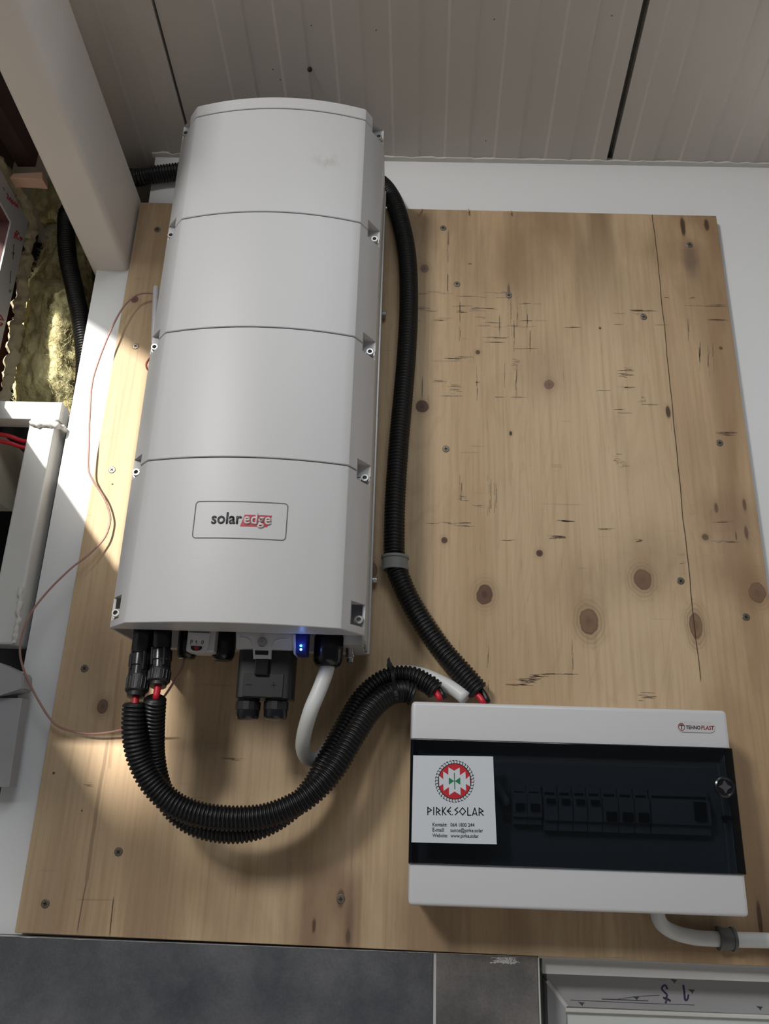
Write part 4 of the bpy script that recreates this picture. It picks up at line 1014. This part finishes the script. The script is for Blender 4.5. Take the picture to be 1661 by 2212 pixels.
def P3(lst): return [at(px, py, y) for px, py, y in lst]
cA = tag(corrugated('corrugated_conduit', P3([(292, 1518, -.142), (290, 1580, -.135), (302, 1640, -.125), (330, 1693, -.118), (375, 1736, -.112), (430, 1759, -.106), (500, 1768, -.100), (570, 1763, -.095), (635, 1739, -.092), (685, 1703, -.090), (726, 1655, -.086), (763, 1592, -.079), (798, 1537, -.070), (833, 1504, -.060), (868, 1493, -.048), (892, 1500, -.044)]), .0150, MAT['conduit']),
         'black corrugated conduit on the left of the looped pair, dipping in front', 'conduit', 'looped conduits under the inverter')
cB = tag(corrugated('corrugated_conduit', P3([(335, 1508, -.143), (332, 1570, -.122), (333, 1635, -.100), (347, 1700, -.084), (378, 1752, -.074), (430, 1786, -.070), (500, 1798, -.066), (565, 1787, -.062), (625, 1752, -.062), (672, 1700, -.060), (703, 1645, -.057), (742, 1572, -.050), (785, 1503, -.043), (835, 1465, -.038), (885, 1460, -.036), (922, 1476, -.036), (943, 1493, -.038)]), .0136, MAT['conduit']),
         'black corrugated conduit on the right of the looped pair, arching over the other', 'conduit', 'looped conduits under the inverter')
# red cable ends leaving the conduits above the box
for pts, lab in (([(938, 1488, -.038), (946, 1502, -.042), (952, 1515, -.046)], 'short red cable end leaving the looped conduit above the white box'),
                 ([(1022, 1492, -.022), (1036, 1506, -.026), (1046, 1522, -.030)], 'short red cable end leaving the tall conduit above the white box')):
    o = tag(cable('red_cable', P3(pts), .0042, MAT['red']), lab, 'cable')
for pts, lab in (([(944, 1484, -.034), (956, 1500, -.036), (962, 1516, -.040)], 'short black cable end beside the red one under the looped conduit'),
                 ([(1034, 1486, -.020), (1046, 1500, -.022), (1054, 1518, -.026)], 'short black cable end beside the red one under the tall conduit')):
    tag(cable('black_cable', P3(pts), .0042, MAT['conduit']), lab, 'cable')
# tall conduit: from the box up beside the inverter, over its top, across the beam and down into the cavity
tall = P3([(1034, 1494, -.020), (1000, 1455, -.019), (948, 1395, -.018), (895, 1315, -.018), (866, 1255, -.018), (853, 1210, -.018), (852, 1130, -.017), (855, 1050, -.017), (862, 950, -.017), (871, 850, -.017), (879, 750, -.017), (883, 650, -.017), (880, 560, -.017), (868, 490, -.014), (848, 430, -.006), (815, 392, .001), (750, 368, .002), (600, 356, .002), (450, 364, .002), (385, 371, .002), (330, 378, .002), (292, 384, .002)])
e = tall[-1]
tall += [e+Vector((-.045, .010, .012)), Vector((LB.x+.01, .030, RT.z+.030)), Vector((LB.x-.03, .050, RT.z+.005))] + P3([(150, 455, .058), (143, 500, .055), (147, 560, .052), (160, 620, .052), (172, 680, .054), (181, 740, .056), (184, 800, .056), (178, 860, .056), (160, 960, .060), (135, 1100, .06)])
tag(corrugated('corrugated_conduit', tall, .0155, MAT['conduit'], None, .0052), 'long black corrugated conduit running up beside the inverter and over the beam', 'conduit')
# conduit clips
def clip(px, py, y, r, axis, label, m):
    t = thing('conduit_clip', label, 'clip', at(px, py, 0)); c = at(px, py, y)
    ax = Vector(axis).normalized(); out = Vector((0, -1, 0)); sd = ax.cross(out).normalized()
    def arc(r0, r1, w_, a0, a1, n=22):
        bm = bmesh.new(); rings = []
        for i in range(n+1):
            a = math.radians(a0+(a1-a0)*i/n); d = out*math.cos(a)+sd*math.sin(a)
            rings.append([c+d*r0-ax*w_, c+d*r1-ax*w_, c+d*r1+ax*w_, c+d*r0+ax*w_])
        loft(bm, rings); return bm
    autosmooth(obj('saddle', arc(r+.0003, r+.0030, .0085, -118, 118), m, t), 40)
    for s in (-1, 1):
        c0 = c; c = c0+ax*s*.0085; autosmooth(obj('rim', arc(r+.0004, r+.0045, .0018, -122, 122), m, t), 40); c = c0
    bm = bmesh.new(); t_ = bmesh.new(); box(t_, -r*.9, r*.9, -(abs(y)-r*.72), -.0002, -.009, .009, .001)
    ang = math.atan2(sd.z, sd.x)
    merge(bm, t_, Matrix.Translation((c.x, 0, c.z)) @ Matrix.Rotation(-ang, 4, 'Y')); obj('foot', bm, m, t)
    return t
clip(853, 1217, -.018, .0157, (0, 0, 1), 'grey plastic saddle clip holding the tall conduit beside the inverter', MAT['clip'])
# white cable
gx_, gz_ = gC
wc = [Vector((gx_, -.112, gz_+.004))] + P3([(704, 1452, -.116), (690, 1490, -.120), (671, 1535, -.118), (657, 1585, -.096), (655, 1620, -.070), (670, 1642, -.046), (694, 1634, -.028), (716, 1604, -.017), (740, 1566, -.0125), (775, 1510, -.0115), (815, 1470, -.0115), (860, 1452, -.0115), (905, 1455, -.012), (950, 1472, -.014), (985, 1492, -.020), (1012, 1514, -.028)])
tag(cable('white_cable', wc, .0094, MAT['cable'], None, 18), 'thick white cable looping from the inverter gland to the box top', 'cable')
# cable tie
tie = thing('cable_tie', 'black cable tie around the looped conduits', 'tie', at(845, 1490, -.03))
tc_ = [(840, 1446, -.040), (846, 1447, -.052), (850, 1470, -.060), (855, 1495, -.074), (856, 1511, -.066), (852, 1514, -.040), (846, 1500, -.022), (841, 1470, -.016), (839, 1449, -.026)]
pth = smooth_path(P3(tc_ + tc_[:1]), .003)
bm = bmesh.new(); rings = []
for i, p in enumerate(pth):
    a, b = pth[max(i-1, 0)], pth[min(i+1, len(pth)-1)]; t_ = (b-a).normalized(); wv = Vector((1, 0, .25)); wv = (wv-t_*wv.dot(t_)).normalized(); nv = t_.cross(wv)
    rings.append([p+wv*.0022+nv*.0006, p-wv*.0022+nv*.0006, p-wv*.0022-nv*.0006, p+wv*.0022-nv*.0006])
loft(bm, rings); obj('strap', bm, MAT['blackgloss'], tie)
bm = bmesh.new(); q = [at(*p, -.040) for p in ((836, 1430), (846, 1431), (849, 1440), (846, 1447), (838, 1446), (835, 1438))]; loft(bm, [q, [p+Vector((0, .005, 0)) for p in q]]); obj('lock_head', bm, MAT['black'], tie)
bm = bmesh.new(); q = [at(*p, -.039) for p in ((837, 1431), (844, 1431), (841, 1419), (836, 1425))]; loft(bm, [q, [p+Vector((0, .0014, 0)) for p in q]]); obj('cut_tail', bm, MAT['black'], tie)
# pink wire, white rod, red loop
wire = [(345, 648, -.012), (336, 637, -.014), (318, 633, -.016), (292, 639, -.018), (266, 664, -.020), (240, 712, -.022), (213, 780, -.022), (199, 830, -.022), (194, 900, -.022), (192, 960, -.020), (191, 1012, -.018), (200, 1036, -.016), (225, 1076, -.012), (237, 1110, -.010), (237, 1132, -.010), (225, 1163, -.012), (195, 1195, -.016), (150, 1231, -.022), (100, 1281, -.028), (62, 1333, -.034), (44, 1390, -.032), (49, 1440, -.026), (80, 1508, -.016), (115, 1560, -.012), (150, 1578, -.011), (200, 1585, -.013), (262, 1576, -.022), (312, 1552, -.052), (352, 1508, -.092), (384, 1460, -.104), (395, 1440, -.105), (398, 1420, -.105)]
tag(cable('thin_wire', P3(wire), .0015, MAT['wire'], None, 8, .004), 'thin pinkish wire looping across the board left of the inverter', 'wire')
rod = thing('antenna_rod', 'thin white plastic rod behind the upper left edge of the inverter', 'antenna', at(336, 680, -.012))
bm = bmesh.new(); a, b = at(337, 622, -.013), at(332, 740, -.013); lathe(bm, [(.0003, -.004), (.003, -.003), (.0048, 0), (.0048, (a-b).length), (.003, (a-b).length+.003), (.0003, (a-b).length+.003)], b, a-b, 14); autosmooth(obj('rod', bm, MAT['whiteplastic'], rod), 40)
bm = bmesh.new(); box(bm, b.x-.006, b.x+.02, -.0085, -.0003, b.z-.02, b.z+.004, .001); obj('holder', bm, MAT['whiteplastic'], rod)
tag(cable('red_wire', P3([(330, 768, -.010), (322, 776, -.010), (316, 787, -.010), (319, 798, -.010), (330, 806, -.010)]), .0016, MAT['brand'], None, 8, .002), 'short red wire loop peeking out behind the inverter left side', 'wire')

# ------------------------------------------------------------------ distribution box
YX = -.095
def bxy(px, py): return at(px, py, YX)
bL, bR = (bxy(887, 1550).x+bxy(884, 1930).x)/2, (bxy(1573, 1560).x+bxy(1618, 1970).x)/2
bT, bB = (bxy(890, 1515).z+bxy(1568, 1534).z)/2, (bxy(884, 1956).z+bxy(1620, 1983).z)/2
dT = (bxy(890, 1597).z+bxy(1580, 1616).z)/2; dB = (bxy(885, 1865).z+bxy(1608, 1889).z)/2
cab = thing('distribution_box', 'white plastic breaker box with a smoked door on the plywood', 'breaker box', ((bL+bR)/2, -.04, bB))
bm = bmesh.new(); th = .003
box(bm, bL+.003, bR-.003, -.0045, -.0003, bB+.003, bT-.003)
for a in ((bL+.003, bL+.006, bB+.003, bT-.003), (bR-.006, bR-.003, bB+.003, bT-.003), (bL+.006, bR-.006, bB+.003, bB+.006), (bL+.006, bR-.006, bT-.006, bT-.003)):
    box(bm, a[0], a[1], -.060, -.0045, a[2], a[3])
obj('back_tray', bm, MAT['whiteplastic'], cab)
def cover(z0, z1, name):
    bm = bmesh.new(); r = .007
    # shell of front plate and skirt with rounded outer edges
    t = bmesh.new(); box(t, bL, bR, YX, -.048, z0, z1)
    eds = []
    for e in t.edges:
        a, b = e.verts; mid = (a.co+b.co)/2
        on_front = abs(mid.y-YX) < 1e-6; outerz = (z1 if name == 'top_cover' else z0)
        if abs(mid.x-bL) < 1e-6 or abs(mid.x-bR) < 1e-6:
            if on_front or abs(mid.z-outerz) < 1e-6: eds.append(e)
        elif on_front and abs(mid.z-outerz) < 1e-6: eds.append(e)
    bmesh.ops.bevel(t, geom=eds, offset=.005, segments=4, affect='EDGES', profile=.5)
    merge(bm, t); o = obj(name, bm, MAT['whiteplastic'], cab)
    c = bmesh.new(); box(c, bL+.0035, bR-.0035, YX+.0035, -.02, z0+(.0035 if name != 'top_cover' else -.02), z1-(.0035 if name == 'top_cover' else -.02))
    boolean_cut(o, [obj('c', c, MAT['whiteplastic'])]); return autosmooth(o, 35)
tcov = cover(dT+.0008, bT, 'top_cover'); bcov = cover(bB, dB-.0008, 'bottom_cover')
for s, (xa, xb) in enumerate(((bL, bL+.003), (bR-.003, bR))):
    bm = bmesh.new(); box(bm, xa, xb, -.078, -.048, dB-.0007, dT+.0007); obj('side_wall', bm, MAT['whiteplastic'], cab)
bm = bmesh.new(); box(bm, bL+.0065, bR-.0065, -.062, -.060, dB-.02, dT+.02); obj('inner_panel', bm, MAT['breaker'], cab)
# door: front plate with returns
bm = bmesh.new(); yD = YX-.003
box(bm, bL-.0005, bR+.0005, yD, yD+.0025, dB, dT, .0008)
for xa, xb in ((bL-.0005, bL+.002), (bR-.002, bR+.0005)): box(bm, xa, xb, yD+.0025, -.0785, dB, dT)
door_ = obj('smoked_door', bm, MAT['smoke'], cab)
bm = bmesh.new(); c = at(1565, 1700, yD); lathe(bm, [(.0122, 0), (.0122, .0016), (.0105, .0026), (.0088, .0020), (.0088, .0008), (.0002, .0008)], c, (0, -1, 0), 28); lk = autosmooth(obj('lock_ring', bm, MAT['blackgloss'], door_))
bm = bmesh.new(); st_ = []
for k in range(8):
    a = math.radians(45*k); r = .0078 if k % 2 == 0 else .0040; st_.append((c.x+r*math.cos(a), c.z+r*math.sin(a)))
prism(bm, st_, 'y', yD-.0009, yD-.0022); obj('lock_key', bm, MAT['inkgrey'], lk)
bm = bmesh.new(); poly_px(bm, [(1558, 1762), (1570, 1761), (1582, 1765), (1581, 1772), (1570, 1772), (1566, 1778), (1560, 1776)], -.079, th=.004); obj('lock_tongue', bm, MAT['lever'], door_)
# badge
bm = bmesh.new(); a, b = at(1461, 1557, YX), at(1545, 1586, YX); prism(bm, rrect(a.x, b.x, b.z+.0015, a.z, (a.z-b.z-.0015)*.47, 5), 'y', YX-.0012, YX+.0005); bd = obj('badge', bm, MAT['badge'], tcov)
bm = bmesh.new(); c = at(1472, 1570, YX-.0012); ring = []
pts_o = [(c.x+.0042*math.cos(a*.3142), c.z+.0046*math.sin(a*.3142)) for a in range(20)]; pts_i = [(c.x+.0034*math.cos(a*.3142), c.z+.0038*math.sin(a*.3142)) for a in range(20)]
loft(bm, [[(x, YX-.0012, z) for x, z in pts_o], [(x, YX-.0015, z) for x, z in pts_o], [(x, YX-.0015, z) for x, z in pts_i], [(x, YX-.0012, z) for x, z in pts_i]], caps=False)
obj('emblem_ring', bm, MAT['brand'], bd)
bm = bmesh.new(); yy = YX-.0013; stroke_px(bm, [(1467.5, 1567), (1476.5, 1567.3)], 1.6, yy); stroke_px(bm, [(1472, 1567), (1472, 1575)], 1.5, yy); stroke_px(bm, [(1469, 1564.5), (1475, 1564.7)], 1.0, yy); obj('emblem_mark', bm, MAT['inkblack'], bd)
text_on('lettering', 'TEHNO', (1482, 1574.5), (1513, 1575.6), YX-.00125, MAT['inkblack'], bd, .022, .12, 1.02, xs=1.15)
text_on('lettering', 'PLAST', (1514.5, 1575.7), (1543, 1576.8), YX-.00125, MAT['brand'], bd, .022, .12, 1.02, xs=1.15)
# breakers behind the door
rail = thing('mounting_rail', 'steel mounting rail behind the breakers in the smoked box', 'rail', at(1300, 1740, -.05))
def zof(py): return at(1300, py, -.075).z
zr0, zr1 = zof(1798), zof(1702)
bm = bmesh.new(); box(bm, at(1090, 1740, -.07).x, at(1540, 1740, -.07).x, -.0640, -.0622, (zr0+zr1)/2-.017, (zr0+zr1)/2+.017); obj('rail', bm, MAT['steel'], rail)
xs_ = [(1106, 1138, 'd'), (1138, 1170, 'd'), (1173, 1204, 'b'), (1205, 1236, 'b'), (1237, 1267, 'b'), (1268, 1299, 'b'), (1300, 1334, 't'), (1335, 1368, 't'), (1369, 1402, 't'), (1404, 1532, 'w')]
ordn = ['first', 'second', 'third', 'fourth', 'fifth', 'sixth', 'seventh', 'eighth', 'ninth', 'tenth']
for i, (p0_, p1_, kd) in enumerate(xs_):
    xa, xb = at(p0_, 1745, -.075).x, at(p1_, 1745, -.075).x
    za, zb2 = (zr0, zr1)
    if kd == 'd': za = zr0+.006
    lab = {'d': 'slim two-slot breaker behind the smoked door', 'b': 'breaker with a small high lever behind the smoked door', 't': 'breaker with a low black toggle behind the smoked door', 'w': 'wide residual current breaker behind the smoked door'}[kd]
    t = thing('circuit_breaker', f'{ordn[i]} from the left, {lab}', 'breaker', ((xa+xb)/2, -.064, za), 'breakers behind the smoked door')
    bm = bmesh.new(); box(bm, xa+.0002, xb-.0002, -.0740, -.0642, za, zb2, .0006); zm = (za+zb2)/2
    box(bm, xa+.0002, xb-.0002, -.0800, -.0738, zm-.014, zm+.014, .0008); obj('body', bm, MAT['breaker'], t)
    cx = (xa+xb)/2; hw_ = (xb-xa)*.3
    if kd == 'd': lz = [(zm-.002, .004, hw_)]
    elif kd == 'b': lz = [(zm+.0085, .003, hw_)]
    elif kd == 't': lz = [(zm-.007, .0055, hw_*1.1)]
    else: lz = [(zm+.002, .011, .007)]; cx = xb-.014
    for z_, h_, w_ in lz:
        bm = bmesh.new(); box(bm, cx-w_, cx+w_, -.0845, -.0800, z_-h_, z_+h_, .0008); obj('lever', bm, MAT['lever'], t)
    bm = bmesh.new(); box(bm, xa+.003, xb-.003, -.0744, -.0738, zb2-.010, zb2-.007); obj('terminal_slot', bm, MAT['lever'], t)
# the white cable's end seen inside through the door
tag(cable('white_cable', P3([(1068, 1690, -.070), (1078, 1705, -.070), (1090, 1725, -.069), (1098, 1742, -.068)]), .0050, MAT['cable']), 'white cable end inside the box beside the slim breakers', 'cable')
# outgoing cable with its clip
oc = [Vector((at(1418, 1972, -.030).x, -.030, bB+.004))] + P3([(1425, 1990, -.026), (1452, 2012, -.018), (1500, 2025, -.0115), (1560, 2029, -.0115), (1640, 2031, -.0115), (1720, 2033, -.0115), (1790, 2034, -.0115)])
tag(cable('white_cable', oc, .0088, MAT['cable'], None, 16), 'white cable curving out under the box towards the right edge', 'cable')
clip(1568, 2028, -.0115, .0092, (1, 0, -.02), 'small grey clip holding the white cable under the box', MAT['clipdark'])

# ------------------------------------------------------------------ card
yC = yD-.0003
card = thing('business_card', 'white square card with a red round emblem stuck on the smoked door', 'card', at(980, 1820, yC))
def cf(p): return (880+p[0]/7.909, 1620+p[1]/7.909)
bm = bmesh.new(); poly_px(bm, [(100, 92), (1462, 112), (1525, 1612), (68, 1578)], yC, cf, .0005); obj('paper', bm, MAT['cardpaper'], card)
yP = yC-.0006
bm = bmesh.new(); N_ = 64; cx, cy, rx, ry = 806, 536, 287, 311
ell = lambda k, a: (cx+k*rx*math.cos(a), cy+k*ry*math.sin(a))
poly_px(bm, [ell(1.0, 2*math.pi*i/N_) for i in range(N_)], yP, cf, .0001); obj('emblem_outline', bm, MAT['inkblack'], card)
bm = bmesh.new(); poly_px(bm, [ell(.955, 2*math.pi*i/N_) for i in range(N_)], yP-.00012, cf, .0001); obj('emblem_disc', bm, MAT['cardred'], card)
bm = bmesh.new()
star = [(703, 298), (800, 355), (893, 300), (897, 430), (990, 370), (997, 500), (1062, 442), (1072, 625), (1000, 580), (1000, 700), (905, 635), (908, 772), (805, 710), (712, 772), (710, 635), (618, 700), (612, 580), (545, 622), (540, 440), (612, 500), (610, 365), (698, 425)]
poly_px(bm, star, yP-.00024, cf, .0001); obj('emblem_star', bm, MAT['cardpaper'], card)
bm = bmesh.new(); 
for tri in ([(706, 470), (800, 532), (708, 592)], [(902, 470), (808, 532), (904, 594)]): poly_px(bm, tri, yP-.00036, cf, .0001)
stroke_px(bm, [(801, 395), (809, 670)], 15, yP-.00036, cf, .0001); obj('emblem_bow', bm, MAT['cardgreen'], card)
bm = bmesh.new(); NT = 38
for i in range(NT):
    a = 2*math.pi*i/NT+.05; e_ = -.085
    stroke_px(bm, [ell(1.0, a), ell(1.145, a), ell(1.145, a+e_)], 11, yP, cf, .0001)
obj('emblem_teeth', bm, MAT['inkblack'], card)
bm = bmesh.new()
for s in ([(348, 1108), (348, 978)], [(348, 982), (412, 1030), (348, 1066)], [(450, 978), (450, 1110)], [(497, 1112), (497, 980)], [(497, 985), (558, 1035), (500, 1066)], [(515, 1058), (562, 1112)], [(598, 980), (598, 1112)], [(655, 980), (605, 1045), (660, 1110)],
          [(740, 982), (680, 1045), (745, 1110)], [(690, 1047), (738, 1047)], [(765, 1107), (771, 1107)], [(858, 985), (810, 1025), (865, 1062), (815, 1110)], [(942, 987), (890, 1050), (942, 1112), (995, 1050), (942, 987)], [(1030, 985), (1030, 1115), (1085, 1115)],
          [(1110, 1118), (1150, 990), (1190, 1120)], [(1122, 1092), (1178, 1092)], [(1225, 1120), (1225, 990), (1295, 1045), (1232, 1070)], [(1245, 1068), (1298, 1120)]):
    stroke_px(bm, s, 17, yP, cf, .0001)
obj('lettering', bm, MAT['inkblack'], card)
for body, a, b in (('Kontakt:', (428, 1302), (674, 1306)), ('064 1800 244', (735, 1308), (1144, 1312)), ('E-mail:', (428, 1394), (632, 1397)), ('sunce@pirke.solar', (735, 1400), (1292, 1406)), ('Website:', (428, 1487), (686, 1491)), ('www.pirke.solar', (735, 1493), (1218, 1500))):
    text_on('lettering', body, cf(a), cf(b), yP, MAT['inkgrey'], card, .012, 0, 1.0)
